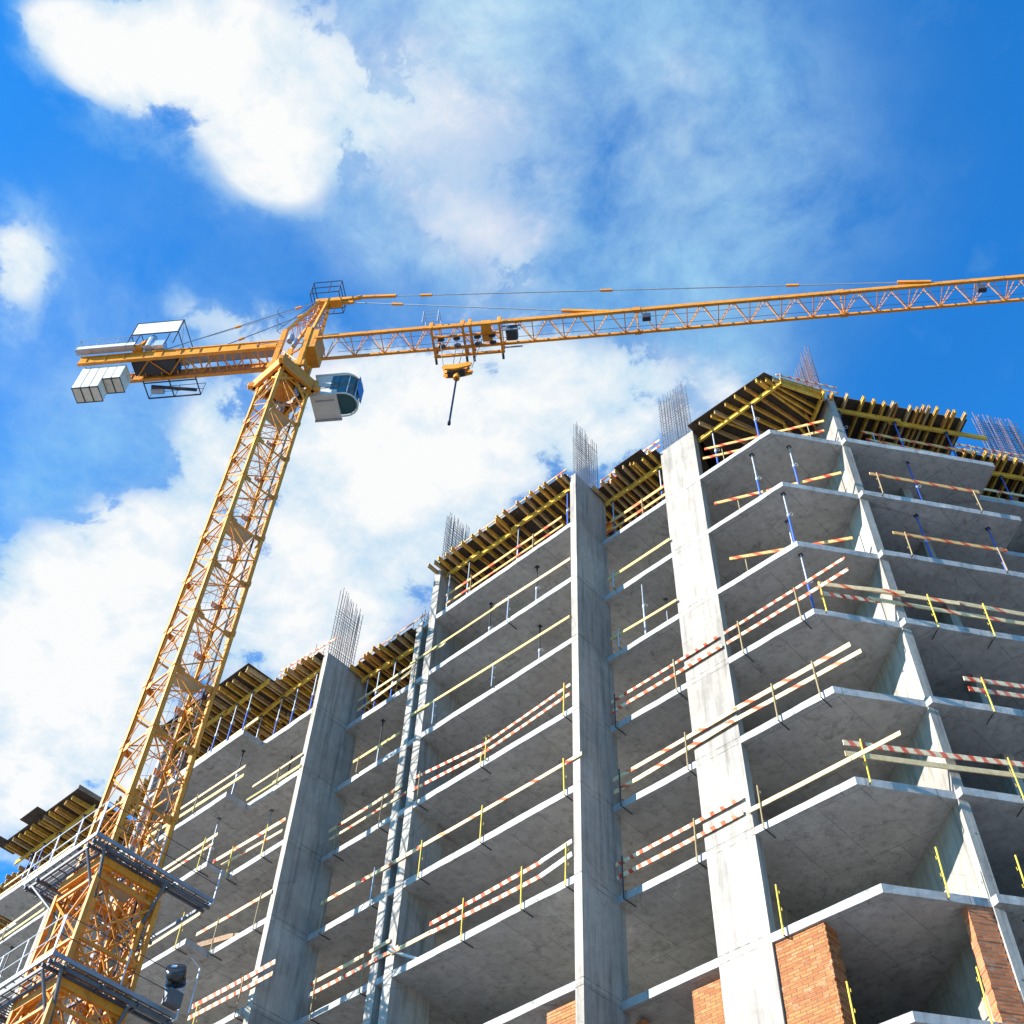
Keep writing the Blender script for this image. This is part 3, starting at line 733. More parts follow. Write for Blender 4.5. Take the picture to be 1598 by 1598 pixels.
# ------------------------------------------------------------------ guard boards
YB = {'B': 20.33, 'SC': 20.33, 'F0': 18.84, 'SA': 17.90, 'SL': 17.80, 'C': 21.72, 'Bi': 20.62, 'SCi': 20.62, 'Ci': 22.0, 'SAi': 18.25, 'SLi': 18.1}
def BP(bay, s, h, k, out=0.0):
    z = zt(k)+h
    if bay in YB: return V((s, YB[bay]-out, z))
    if bay == 'R' and s > 2.4: return RP(s, -.245-out, z-.15)
    return RP(s, (-.045 if bay == 'R' else .3)-out, z)
def rail(label, bay, k, boards, posts=(), group='guard boards along the slab edges', hgt=.125):
    p0 = BP(bay, boards[0][0] if boards else posts[0][0], 0, k)
    t_ = thing('guard_rail', label, 'guard rail', p0, group)
    for i, (s0, h0, s1, h1, mat) in enumerate(boards):
        mb = MB(); mb.uoff = rnd(0, 3); p = BP(bay, s0, h0+rnd(-.025, .025), k, .02*(i % 2)+rnd(-.01, .02)); q = BP(bay, s1, h1+rnd(-.025, .025), k, .02*((i+1) % 2)+rnd(-.01, .02)); n = 7; hg = hgt*rnd(.88, 1.1); pts = [p.lerp(q, j/n) for j in range(n+1)]
        L = (q-p).length; rl_ = rnd(-.12, .12)
        for j in range(1, n): pts[j] += ZV*(-.012*L/4*math.sin(math.pi*j/n)+rnd(-.003, .003))
        for a, c in zip(pts, pts[1:]):
            mb.bar(a, c, .028, hg, (rl_, rl_, 1)); mb.uoff += (c-a).length
        mb.build('plank', mat, t_)
    for (s_, mat, *zz) in posts:
        lo, hi = zz if zz else (-.26, 1.08)
        dx = rnd(-.03, .03)
        a = BP(bay, s_, lo, k, .05); c = BP(bay, s_+dx, hi, k, .05); d_ = (BP(bay, s_, lo, k, -.40)-BP(bay, s_, lo, k, .06)).normalized()
        mb = MB().tube([a, c], .02, 6)
        for hh in (.42, .88):
            b_ = a.lerp(c, (hh-lo)/(hi-lo)); mb.tube([b_, b_+d_*.10, b_+d_*.10+ZV*.09], .010, 4)
        po = mb.build('post', mat, t_)
        cb = MB()
        if lo < -.1:
            cb.tube([a+ZV*.01, a+d_*.5+ZV*.01], .016, 6); cb.tube([a+d_*.06+ZV*.27, a+d_*.42+ZV*.27], .014, 6)
        else: cb.tube([a-ZV*.02, a+d_*.25-ZV*.02], .016, 6)
        cb.build_each('clamp', 'dark', po)
    return t_
D_, SP, PL, YL, OR, GR = 'dense', 'sparse', 'plank', 'ylplank', 'orplank', 'grplank'
PO, PB = 'post', 'brownpost'
rail('orange guard boards under the formwork between thin columns and central fin', 'Bi', 1, [(-24.0, 1.2, -18.0, 1.1, OR), (-23.95, .66, -17.95, .6, OR)], [(-22.6, PB, .02, 1.3), (-19.4, PB, .02, 1.2)])
rail('single yellow plank on second slab left of central fin', 'B', 2, [(-25.3, 1.04, -20.6, .99, YL), (-20.9, 1.0, -17.38, .95, PL)], [(-20.25, 'galv'), (-24.9, PB)])
rail('single long yellow plank on third slab left of central fin', 'B', 3, [(-24.85, 1.18, -17.4, .94, YL)], [(-23.6, 'galv', .0, 1.1), (-20.82, 'galv', .0, .95)])
rail('bowed pair of red-striped planks on fourth slab left of central fin', 'B', 4, [(-24.22, .98, -20.7, .56, D_), (-20.95, .55, -17.42, .92, D_), (-24.25, .53, -20.9, .22, D_), (-20.95, .23, -17.43, .52, D_)],
     [(-17.66, PO), (-20.9, PO, -.1, .76), (-21.1, PO, -.28, .2), (-23.9, PB)], hgt=.12)
rail('single long plank with sparse red marks crossing twin thin columns', 'B', 5, [(-28.1, .90, -22.6, .92, SP), (-22.9, .90, -17.0, .90, SP)], [(-17.64, PO), (-20.89, PO), (-23.45, PO), (-25.57, 'galv'), (-27.92, PB)], hgt=.14)
rail('red-striped double planks on sixth slab left of central fin, grey right ends', 'B', 6, [(-22.76, .86, -18.42, .90, D_), (-18.5, .92, -17.40, 1.05, GR), (-24.3, .60, -22.6, .56, PL), (-22.75, .54, -18.45, .49, D_), (-18.55, .48, -17.40, .64, GR)],
     [(-17.61, PO), (-19.18, PO), (-21.39, PO)], hgt=.14)
rail('red-striped double planks on sixth slab crossing twin thin columns', 'SC', 6, [(-27.9, 1.0, -24.4, 1.03, SP), (-27.86, .62, -24.0, .66, D_)], [(-25.44, PB), (-27.6, PB)], hgt=.13)
rail('plain double planks under formwork right of left fin wall', 'SCi', 2, [(-28.5, 1.36, -23.7, 1.30, PL), (-28.4, .80, -24.85, 1.05, PL)], [(-27.9, PB, 0, 1.3), (-26.2, PB, 0, 1.3)])
rail('short yellow plank on third slab right of left fin wall', 'SC', 3, [(-27.7, .64, -25.3, .61, YL)], [(-27.4, PB, 0, .7)])
rail('thin double planks on fourth slab right of left fin wall', 'SC', 4, [(-28.4, .92, -24.78, .97, SP), (-28.3, .54, -24.57, .59, SP)], [(-27.92, PB), (-25.7, PB)], hgt=.11)
rail('single plank under formwork at slab step behind the crane', 'SAi', 2, [(-37.0, .55, -31.4, .55, PL)], [(-34.5, 'galv', 0, .8)])
rail('plain double planks on third slab left of left fin wall', 'F0', 3, [(-31.55, .67, -28.75, .64, PL), (-31.7, .14, -28.75, .11, YL)], [(-30.0, PB, -.05, .7)])
rail('plain double planks on third slab right of crane mast', 'SA', 3, [(-37.0, .74, -30.8, .62, PL), (-36.5, .34, -30.8, .22, YL)], [(-33.6, PB, -.05, .8)])
rail('pale double planks on fourth slab left of left fin wall', 'F0', 4, [(-32.9, 1.0, -28.9, .82, SP), (-32.3, .53, -29.0, .42, SP)], [(-31.75, PO), (-29.86, PO)])
rail('pale double planks on fourth slab right of crane mast', 'SA', 4, [(-37.0, .90, -31.45, .94, PL), (-37.0, .66, -31.6, .57, SP)], [(-32.14, PO), (-35.5, PO)])
rail('single pale plank on fifth slab left of left fin wall', 'F0', 5, [(-32.7, .97, -28.8, .91, SP)], [(-31.5, PB), (-29.35, PB)], hgt=.13)
rail('single plain plank on fifth slab right of crane mast', 'SA', 5, [(-36.5, .61, -31.15, .61, PL)], [(-32.12, PO)], hgt=.13)
rail('red-striped double planks on sixth slab left of left fin wall', 'F0', 6, [(-31.8, 1.05, -27.75, .98, D_), (-31.8, .62, -27.8, .61, D_)], [(-29.26, PB), (-31.42, PO)], hgt=.14)
rail('orange double planks under formwork beside wide pale pier', 'Ci', 1, [(-17.05, 1.1, -14.25, 1.1, OR), (-17.05, .6, -14.25, .62, OR)], [(-15.3, PB, 0, 1.2)])
rail('single yellow plank on second slab left of wide pier', 'C', 2, [(-16.87, .62, -14.15, .63, YL)], [(-16.6, 'galv', 0, .75)])
rail('single yellow plank on third slab left of wide pier', 'C', 3, [(-16.88, .66, -14.15, .57, YL)], [(-16.5, 'galv', 0, .75)])
rail('red-striped double planks on fourth slab overlapping wide pier', 'C', 4, [(-16.95, .86, -12.86, .97, D_), (-16.97, .44, -12.78, .5, D_)], [(-14.47, PB), (-16.8, 'dark')])
rail('long double planks with sparse red marks across wide pier to corner', 'C', 5, [(-17.0, .82, -12.6, .90, SP), (-12.9, .95, -8.97, .98, SP), (-17.0, .40, -12.75, .57, SP), (-12.85, .58, -8.73, .59, SP)],
     [(-14.38, PB), (-11.42, PB), (-10.1, PB), (-16.74, 'dark')], hgt=.14)
rail('red-striped double planks on sixth slab overlapping wide pier', 'C', 6, [(-17.05, .90, -12.86, .95, D_), (-17.0, .47, -12.9, .54, D_)], [(-14.4, PB), (-16.8, 'dark')], hgt=.13)
rail('single pale unmarked plank on sixth slab running past the corner', 'C', 6, [(-12.75, .49, -9.7, .48, PL), (-9.9, .47, -8.34, .52, PL)], [(-12.36, PB)], hgt=.15)
rail('lone yellow post on seventh slab beside wide pier', 'C', 7, [], [(-12.3, PO)])
rail('lone yellow post on lowest slab near the corner', 'C', 8, [], [(-11.0, PO)])
rail('red-striped double planks on fourth slab right of wide pier', 'C', 4, [(-12.64, .94, -8.45, 1.06, D_), (-12.6, .51, -8.45, .59, D_)], [(-12.1, PB), (-10.13, PB)])
rail('overlapping red-marked double planks on fourth slab of right facade', 'R', 4, [(.3, 1.06, 2.79, 1.13, SP), (1.69, 1.16, 4.41, 1.10, SP), (4.40, 1.12, 9.5, 1.05, SP), (.3, .63, 2.12, .72, D_), (1.74, .74, 8.5, .66, SP)],
     [(.33, PO, -.15, 1.1), (3.46, PO, -.15, 1.22), (5.1, PO, -.15, 1.22)], hgt=.14)
rail('red-striped double planks on fifth slab of right facade', 'R', 5, [(3.68, .98, 7.6, 1.05, D_), (3.7, .58, 7.4, .68, D_)], [(4.18, PO, -.18, 1.05)], hgt=.14)
rail('red-striped plank above plain timber on sixth slab of right facade', 'R', 6, [(-.11, 1.0, 6.5, 1.22, D_), (-.14, .62, 6.5, .80, PL)], [(.32, PO, -.2, 1.16), (4.07, PO, -.18, 1.25)], hgt=.15)
rail('lone yellow post on seventh slab of right facade, left of corner wall', 'R', 7, [], [(1.48, PO, -.2, 1.14)])
rail('lone yellow post on seventh slab of right facade, right edge', 'R', 7, [], [(3.27, PO, -.18, 1.22)])
rail('lone yellow post on lowest slab of right facade', 'R', 8, [], [(1.6, PO, -.2, 1.15)])
rail('red-marked double planks under formwork on right facade', 'Ri', 1, [(3.6, 1.40, 7.7, 1.25, 'ordense'), (3.7, .92, 7.6, .74, 'ordense')], [(4.0, 'galv', 0, 1.3)])
rail('single red-marked plank on second slab of right facade', 'R', 2, [(3.0, 1.08, 6.7, 1.06, 'ordense')], [(3.2, PB, .0, 1.15), (6.5, PB, .0, 1.05)], hgt=.13)
rail('single red-marked plank on third slab of right facade', 'R', 3, [(3.1, 1.06, 6.75, 1.06, 'ordense')], [(3.45, PB, .0, 1.1), (6.43, PB, .0, 1.1)], hgt=.13)
rail('plain double planks on third slab at far left', 'SL', 3, [(-49, .42, -43.5, .51, PL), (-49, -.02, -43.1, .07, YL)], [(-46, PB, -.1, .6)])
rail('plain double planks under formwork at far left', 'SLi', 2, [(-49, .98, -43.2, 1.0, PL), (-49, .5, -43.2, .5, PL)], [(-46, PB, 0, 1.1)])
rail('red-marked double planks under set-back formwork at right edge', 'Ri', 1, [], [(8.2, 'galv', 0, 1.0)]) if False else None
def free_rail(label, segs, posts=(), hgt=.12):
    t_ = thing('guard_rail', label, 'guard rail', segs[0][0], 'guard boards along the slab edges')
    for p, q, mat in segs:
        mb = MB(); mb.uoff = rnd(0, 3); mb.bar(p, q, .028, hgt); mb.build('plank', mat, t_)
    for p, q in posts: MB().tube([p, q], .018, 6).build('post', 'brownpost', t_)
    return t_
free_rail('orange double planks behind slab edge under corner formwork', [(V((-12.2, 21.5+.05, zt(1)+.92)), V((-8.42, 23.3, zt(1)+.92)), 'ordense'), (V((-12.35, 21.6, zt(1)+.55)), V((-8.55, 23.4, zt(1)+.55)), 'ordense')], [(V((-11.7, 21.92, zt(1))), V((-11.7, 21.86, zt(1)+1.0))), (V((-8.95, 23.12, zt(1))), V((-8.95, 23.06, zt(1)+1.0)))])
free_rail('orange plank behind corner edge, second slab from top', [(V((-12.2, 21.5+.1, zt(2)+.8)), V((-8.38, 23.28, zt(2)+.8)), 'ordense')], [(V((-11.5, 21.96, zt(2))), V((-11.5, 21.93, zt(2)+.9)))], .13)
free_rail('orange plank behind corner edge, third slab from top', [(V((-12.0, 21.62, zt(3)+.8)), V((-8.7, 23.4, zt(3)+.8)), 'ordense')], [(V((-11.6, 21.9, zt(3))), V((-11.6, 21.88, zt(3)+.9)))], .13)
free_rail('pale double planks under set-back formwork at right edge', [(RP(8.1, 1.5, zt(1)+.95), RP(14, 1.5, zt(1)+.95), 'sparse'), (RP(8.1, 1.5, zt(1)+.45), RP(14, 1.5, zt(1)+.45), 'sparse')], [(RP(9, 1.52, zt(1)), RP(9, 1.52, zt(1)+1.1))])
free_rail('thin rail on roof deck left of central fin', [(V((-24.1, 20.3, ZTOP+.55)), V((-17.5, 20.3, ZTOP+.55)), 'orplank')], [(V((x, 20.28, ZTOP)), V((x, 20.28, ZTOP+.6))) for x in (-24, -22, -20, -18)], .06)
free_rail('red-striped planks on roof deck left of left fin', [(V((-31.3, 18.6, ZTL+.55)), V((-28.3, 18.9, ZTL+.62)), 'dense'), (V((-31.3, 18.6, ZTL+.25)), V((-28.8, 18.8, ZTL+.28)), 'dense')], [(V((x, 18.65, ZTL)), V((x, 18.65, ZTL+.7))) for x in (-31, -29.2)], .09)
free_rail('thin rail on roof deck right of left fin', [(V((-28.4, 20.25, ZTL+.5)), V((-24.6, 20.25, ZTL+.5)), 'orplank')], [(V((x, 20.25, ZTL)), V((x, 20.25, ZTL+.55))) for x in (-28, -26.5, -25.3)], .05)
free_rail('red-striped planks on roof deck beside wide pale pier', [(V((-17.0, 21.7, ZTOP+.75)), V((-14.1, 21.7, ZTOP+.75)), 'dense'), (V((-17.0, 21.7, ZTOP+.4)), V((-14.1, 21.7, ZTOP+.4)), 'dense')], [(V((x, 21.7, ZTOP)), V((x, 21.7, ZTOP+.9))) for x in (-16.5, -14.6)], .10)
free_rail('red-marked planks on roof deck at building corner', [(V((-9.2, 22.2, ZTOP+.35)), V((-7.9, 24.1, ZTOP+.35)), 'dense'), (V((-9.2, 22.2, ZTOP+.7)), V((-7.9, 24.1, ZTOP+.7)), 'dense')], [(V((-9.1, 22.3, ZTOP)), V((-9.1, 22.3, ZTOP+.8)))], .09)
free_rail('red-marked planks on roof deck of right facade, behind set-back joists', [(RP(7.9, 1.3, ZTOP+.6), RP(13, 1.3, ZTOP+.6), 'dense'), (RP(7.9, 1.3, ZTOP+.3), RP(13, 1.3, ZTOP+.3), 'dense')], [(RP(8.6, 1.3, ZTOP), RP(8.6, 1.3, ZTOP+.7))], .10)
# a white diagonal strut beside the thin columns
tag(MB().bar(V((-24.35, 20.28, zt(6)+.66)), V((-23.2, 20.7, zt(6)+.02)), .09, .07).build('timber_strut', 'grplank', None), 'short pale timber strut leaning beside twin thin columns', 'strut')
tag(MB().bar(V((-32.6, 18.9, zt(5)+.55)), V((-30.4, 19.6, zt(5)+.62)), .06, .20).build('timber_plank', 'plyedge', None), 'brown timber plank lying behind slab step, right of crane', 'plank')

# ------------------------------------------------------------------ tower crane
MC = V((-28.95, 13.62, 0))
crane = thing('tower_crane', 'tall yellow lattice tower crane with long jib and white cab', 'crane', (MC.x, MC.y, ZG), None)
HM = .80                                         # half width between leg centres
LEGS = [V((MC.x-HM, MC.y-HM, 0)), V((MC.x+HM, MC.y-HM, 0)), V((MC.x+HM, MC.y+HM, 0)), V((MC.x-HM, MC.y+HM, 0))]
PAN = 2.71; ZM = 47.73
zs = [ZM-PAN*i for i in range(19)]
zs = [z for z in zs if z > ZG+.2]
mast = bpy.data.objects.new('mast', None); COL.objects.link(mast); mast.parent = crane; mast.location = (0, 0, 0)
for L in LEGS:
    mb = MB(); d = (L-MC); sx = math.copysign(1, d.x); sy = math.copysign(1, d.y)
    # angle-section leg: two flanges
    mb.box(L.x-.075, L.x+.075, L.y+sy*.075-.014*(sy > 0), L.y+sy*.075+.014*(sy < 0), ZG, ZM)
    mb.box(L.x+sx*.075-.014*(sx > 0), L.x+sx*.075+.014*(sx < 0), L.y-.075, L.y+.075, ZG, ZM)
    mb.box(L.x-.05*1-.02*sx, L.x+.05-.02*sx, L.y-.05-.02*sy, L.y+.05-.02*sy, ZG, ZM)
    mb.build('mast_leg', 'yellow', mast)
for i, z in enumerate(zs):                       # sleeves and gussets at the section joints
    for L in LEGS:
        mb = MB()
        sx = math.copysign(1, L.x-MC.x); sy = math.copysign(1, L.y-MC.y)
        mb.box(L.x-.10, L.x+.10, L.y-.10, L.y+.10, z-.16, z+.10)
        mb.box(L.x-sx*.08, L.x-sx*.36, L.y+sy*.02, L.y+sy*.04, z-.34, z-.06)
        mb.box(L.x+sx*.02, L.x+sx*.04, L.y-sy*.08, L.y-sy*.36, z-.34, z-.06)
        mb.build('joint_sleeve', 'orange', mast)
mbs = {f: MB() for f in range(4)}
for f in range(4):
    a0, b0 = LEGS[f], LEGS[(f+1) % 4]; mb = mbs[f]; sh = 0 if f in (0, 1) else PAN/2
    if f == 0: a0, b0 = b0, a0
    for i, z in enumerate(zs[:-1]):
        zz = z-sh; z2 = zz-PAN
        A = lambda t_: a0+ZV*t_
        B = lambda t_: b0+ZV*t_
        mb.bar(A(zz-.2), B(zz-.2), .055, .055)
        mb.tube([A(zz-.25), B(zz-PAN/2)], .028, 5); mb.tube([B(zz-PAN/2), A(z2-.15)], .028, 5)
        mb.tube([A(zz-.3), B(z2+.05)], .018, 5)
        mb.tube([B(zz-PAN/2), A(zz-PAN/2+.35)], .018, 5)
for f in range(4): mbs[f].build('mast_bracing', 'yellow', mast)
pb = MB()
for i, z in enumerate(zs):
    if i % 2: pb.tube([LEGS[0]+ZV*(z-.2), LEGS[2]+ZV*(z-.2)], .028, 5)
    else: pb.tube([LEGS[1]+ZV*(z-.2), LEGS[3]+ZV*(z-.2)], .028, 5)
pb.build_each('plan_bracing', 'orange', mast)
for i, z in enumerate(zs):                       # landings and ladders
    if i % 3 == 1 or z < 20.7 and i % 2:
        lb = MB().box(MC.x-.05, MC.x+.66, MC.y-.52, MC.y+.50, z-.06, z-.02)
        lb.box(MC.x-.05, MC.x-.02, MC.y-.52, MC.y+.50, z-.02, z+.08); lb.box(MC.x-.05, MC.x+.66, MC.y-.52, MC.y-.49, z-.02, z+.08)
        lb.build('landing', 'landing', mast)
lad = MB(); lx, ly = MC.x-.25, MC.y+.35
z = ZG
while z < ZM-.5:
    lad.tube([(lx-.2, ly, z), (lx+.2, ly, z)], .011, 4); z += .3
lad.tube([(lx-.2, ly, ZG), (lx-.2, ly, ZM)], .016, 4); lad.tube([(lx+.2, ly, ZG), (lx+.2, ly, ZM)], .016, 4)
z = 5.0
while z < ZM-1:
    hoop = [(lx+.36*math.cos(a), ly-.62+.62*abs(math.sin(a))**.6*0-.36*math.sin(a)+.36, z) for a in [math.pi*k/8 for k in range(9)]]
    lad.tube(hoop, .010, 4, False); z += .9
for a in (.7, 1.57, 2.4): lad.tube([(lx+.36*math.cos(a), ly-.26-.36*math.sin(a), 5), (lx+.36*math.cos(a), ly-.26-.36*math.sin(a), ZM-1)], .008, 4)
lad.build('ladder', 'steel', mast)
cb = MB().tube([(MC.x+.55, MC.y+.62, ZG), (MC.x+.55, MC.y+.62, ZM)], .028, 6); cb.tube([(MC.x+.46, MC.y+.66, ZG), (MC.x+.5, MC.y+.6, ZM)], .018, 5)
cb.build('power_cable', 'dark', mast)

# transition frame (skirt) and slewing gear
sk = MB()
for f in range(4):
    a, b_ = LEGS[f], LEGS[(f+1) % 4]; d = (b_-a).normalized(); o = V((d.y, -d.x, 0))
    sk.obox(a+o*.16+ZV*48.2, d, o, ZV, (-.22 if f % 2 else -.34, (b_-a).length+(.22 if f % 2 else .34)), (-.09, .09), (-.42, .36))
sk.build('transition_frame', 'orange', crane, bevel=.015)
lg = MB()
for L in LEGS:
    d = (L-MC).normalized(); lg.obox(L+d*.32+ZV*48.0, d, V((-d.y, d.x, 0)), ZV, (-.12, .22), (-.11, .11), (-.20, .14))
lg.build_each('climbing_lug', 'yellow', crane, bevel=.02)
gs = MB()
for L in LEGS:
    for w in (V((-math.copysign(1, L.x-MC.x), 0, 0)), V((0, -math.copysign(1, L.y-MC.y), 0))):
        gs.bar(L+ZV*47.0, L+w*.75+ZV*47.85, .09, .09)
gs.build_each('knee_brace', 'yellow', crane)
sl = MB().tube([MC+ZV*48.5, MC+ZV*48.95], .86, 28); sl.build('slewing_ring', 'dark', crane)
sl = MB().tube([MC+ZV*47.55, MC+ZV*48.5], .52, 20); sl.build('slewing_drum', 'orange', crane)
sm = MB()
for a in (.6, 2.6, 4.4): c = MC+V((.68*math.cos(a), .68*math.sin(a), 0)); sm.tube([c+ZV*47.5, c+ZV*48.3], .15, 10); sm.tube([c+ZV*47.2, c+ZV*47.5], .10, 10)
sm.build_each('slewing_motor', 'steel', crane)

AJ = math.radians(36.1); J = V((math.cos(AJ), math.sin(AJ), 0)); N = V((-math.sin(AJ), math.cos(AJ), 0))
def JP(s, l, z): return MC + J*s + N*l + ZV*z
tr = MB()
for s_ in (-.62, .62):
    for l in (-.55, .55): tr.obox(JP(s_, l, 0), J, N, ZV, (-.13, .13), (-.10, .10), (48.95, 52.5))
    tr.obox(JP(s_, 0, 0), J, N, ZV, (-.05, .05), (-.6, .6), (49.9, 50.3))
for l in (-.57, .57):
    tr.obox(JP(0, l, 0), J, N, ZV, (-.9, .9), (-.06, .06), (48.9, 49.35)); tr.bar(JP(-.6, l, 49.3), JP(.6, l, 50.7), .08, .08); tr.bar(JP(.6, l, 49.3), JP(-.6, l, 50.7), .08, .08)
tr.build('turret', 'yellow', crane, bevel=.012)
tp = MB().obox(JP(0, 0, 0), J, N, ZV, (.55, 1.15), (-.60, .60), (50.6, 52.3)); tp.build('jib_root_box', 'girder', crane, bevel=.02)
gr_ = MB().tube([JP(-.1, -.75, 51.0), JP(-.1, -.75, 51.5)], .16, 10); gr_.tube([JP(.15, -.7, 50.6), JP(.15, -.7, 51.2)], .12, 10); gr_.bar(JP(-1.8, -.72, 51.0), JP(.5, -.72, 51.2), .03, .03); gr_.build('control_boxes', 'steel', crane)

# operator cab
cab = bpy.data.objects.new('operator_cab', None); COL.objects.link(cab); cab.parent = crane; cab.location = JP(2, 1.35, 48.3)-parent_world(crane)
jf = lambda a, b_, c: JP(a, b_, c)
def nose(s0, r, l0, l1, n=9): return [(s0+r*math.sin(math.pi*k/n), (l0+l1)/2+(l0-l1)/2*math.cos(math.pi*k/n)) for k in range(n+1)]
MB().prism([(1.05, .74), (2.25, .74), (2.25, 2.0), (1.05, 2.0)], 48.30, 50.08, jf).build('cab_body', 'cabin', cab, bevel=.05)
MB().prism([(2.26, .77), (2.5, .77)] + nose(2.5, .62, .77, 1.97)[1:-1] + [(2.5, 1.97), (2.26, 1.97)], 48.40, 49.92, jf).build('window', 'glass', cab)
fr = MB()
nz = [(1.9, .735)] + nose(2.5, .66, .735, 2.005) + [(1.9, 2.005)]
for zq in (48.32, 49.98):
    pts = [JP(a, b_, zq) for a, b_ in nz]; fr.tube(pts, .045, 6)
for q in (2, 4, 7, 9): fr.tube([JP(*nz[q], 48.32), JP(*nz[q], 49.98)], .022, 5)
fr.build('window_frame', 'cabin', cab)
MB().prism([(1.0, .70), (2.4, .70)] + nose(2.4, .70, .70, 2.04)[1:-1] + [(2.4, 2.04), (1.0, 2.04)], 50.03, 50.13, jf).build('cab_roof', 'cabin', cab)
fl = MB().prism([(1.0, .70), (2.26, .70), (2.26, 2.04), (1.0, 2.04)], 48.24, 48.31, jf); fl.build('cab_floor', 'cabin', cab)
fl = MB().obox(JP(0, 0, 0), J, N, ZV, (1.15, 2.2), (.69, .705), (48.9, 48.93)); fl.obox(JP(0, 0, 0), J, N, ZV, (1.2, 2.1), (1.0, 1.06), (48.20, 48.235)); fl.obox(JP(0, 0, 0), J, N, ZV, (1.0, 2.3), (2.04, 2.10), (48.1, 48.26)); fl.build('cab_trim', 'steel', cab)
MB().obox(JP(0, 0, 0), J, N, ZV, (3.13, 3.16), (.95, 1.75), (48.9, 50.05)).build('sun_visor', 'visor', cab)
sw = MB().prism([(1.88, .728), (2.26, .728), (2.26, .745), (1.88, .745)], 48.72, 49.92, jf); sw.build('window', 'glass', cab)

# counter-jib
cj = bpy.data.objects.new('counter_jib', None); COL.objects.link(cj); cj.parent = crane; cj.location = JP(-5.5, 0, 51)-parent_world(crane)
GS0 = -10.7
for l in (-.58, .58):
    mb = MB(); mb.obox(JP(0, l, 0), J, N, ZV, (GS0, -.5), (-.03, .03), (50.82, 51.36)); mb.obox(JP(0, l, 0), J, N, ZV, (GS0, -.5), (-.085, .085), (50.76, 50.82)); mb.obox(JP(0, l, 0), J, N, ZV, (GS0, -.5), (-.085, .085), (51.36, 51.42))
    for s_ in [GS0+.4+i*.95 for i in range(11)]: mb.obox(JP(s_, l, 0), J, N, ZV, (-.01, .01), (-.07, .07), (50.83, 51.35))
    mb.build('girder', 'yellow' if l < 0 else 'girder', cj)
mb = MB(); n = 9; st = (-.6+8.0)/n
for i in range(n):
    s0 = -8.0+i*st; a, c = (-.45, .45) if i % 2 else (.45, -.45)
    mb.tube([JP(s0, a, 50.9), JP(s0+st, c, 50.9)], .035, 5); mb.tube([JP(s0, -.45, 51.0), JP(s0, .45, 51.0)], .04, 5)
    mb.tube([JP(s0+st/2, -.45, 51.3), JP(s0+st/2, .45, 50.9)], .03, 5)
mb.build('girder_bracing', 'girder', cj)
mb = MB().obox(JP(0, 0, 0), J, N, ZV, (-8.0, -1.0), (-.22, .22), (51.36, 51.40)); mb.build('catwalk', 'steel', cj)
for i, (s0, zl) in enumerate(((-10.42, 48.83), (-9.98, 48.83), (-9.54, 48.83), (-9.10, 49.50), (-8.66, 49.50))):
    mb = MB().obox(JP(0, 0, 0), J, N, ZV, (s0+.004, s0+.436), (-.44, .42), (zl, 50.70)); mb.build('counterweight', 'cwt', cj, bevel=.02)
    k_ = MB()
    for a in (-.43, .38): k_.obox(JP(0, 0, 0), J, N, ZV, (s0+.0, s0+.44), (a, a+.05), (zl-.012, zl+.03))
    for a in (0, .41): k_.obox(JP(0, 0, 0), J, N, ZV, (s0+a, s0+a+.03), (-.445, .425), (zl-.014, zl+.028))
    k_.build('weight_frame', 'dark', cj)
mb = MB()
def prail(mb, s0, s1, l, z0, hs, step, r=.018):
    n = max(1, round((s1-s0)/step))
    for i in range(n+1): mb.tube([JP(s0+(s1-s0)*i/n, l, z0), JP(s0+(s1-s0)*i/n, l, z0+max(hs))], r, 5)
    for h in hs: mb.tube([JP(s0, l, z0+h), JP(s1, l, z0+h)], r, 5)
prail(mb, -10.9, -7.9, -1.0, 51.5, (.45, .95), 1.0); mb.tube([JP(-10.9, -1.0, 52.45), JP(-10.9, .8, 52.45)], .018, 5); mb.tube([JP(-10.9, -1.0, 51.95), JP(-10.9, .8, 51.95)], .018, 5)
prail(mb, -10.9, -7.9, .95, 51.5, (.45, .95), 1.0)
mb.build('end_railing', 'steel', cj)
mb = MB().obox(JP(0, 0, 0), J, N, ZV, (-10.85, -7.9), (-1.02, -.99), (51.5, 51.78)); mb.build('railing_panel', 'white', cj)
mb = MB().obox(JP(0, 0, 0), J, N, ZV, (-10.9, -7.9), (-1.05, -.72), (51.46, 51.5)); mb.obox(JP(0, 0, 0), J, N, ZV, (-10.9, -7.9), (.72, 1.0), (51.46, 51.5)); mb.build('end_platform', 'steel', cj)
# winch with its shelter
wn = bpy.data.objects.new('winch', None); COL.objects.link(wn); wn.parent = crane; wn.location = JP(-7, 0, 51.5)-parent_world(crane)
mb = MB()
for s_ in (-8.35, -7.9, -6.35, -5.95):
    for l in (-1.0, .9): mb.tube([JP(s_, l, 51.45), JP(s_, l, 53.75)], .03, 5)
for l in (-1.0, .9):
    for zq in (52.55, 53.72): mb.tube([JP(-8.35, l, zq), JP(-5.95, l, zq)], .03, 5)
for s_ in (-8.35, -5.95):
    for zq in (52.55, 53.72): mb.tube([JP(s_, -1, zq), JP(s_, .9, zq)], .025, 5)
mb.tube([JP(-5.95, -1.0, 53.7), JP(-5.5, -1.0, 51.5)], .015, 4); mb.tube([JP(-5.95, .9, 53.7), JP(-5.5, .9, 51.5)], .015, 4)
mb.build('shelter_frame', 'dark', wn)
mb = MB().obox(JP(0, 0, 0), J, N, ZV, (-8.28, -6.0), (-1.03, -1.005), (52.58, 53.62)); mb.build('shelter_panel', 'white', wn)
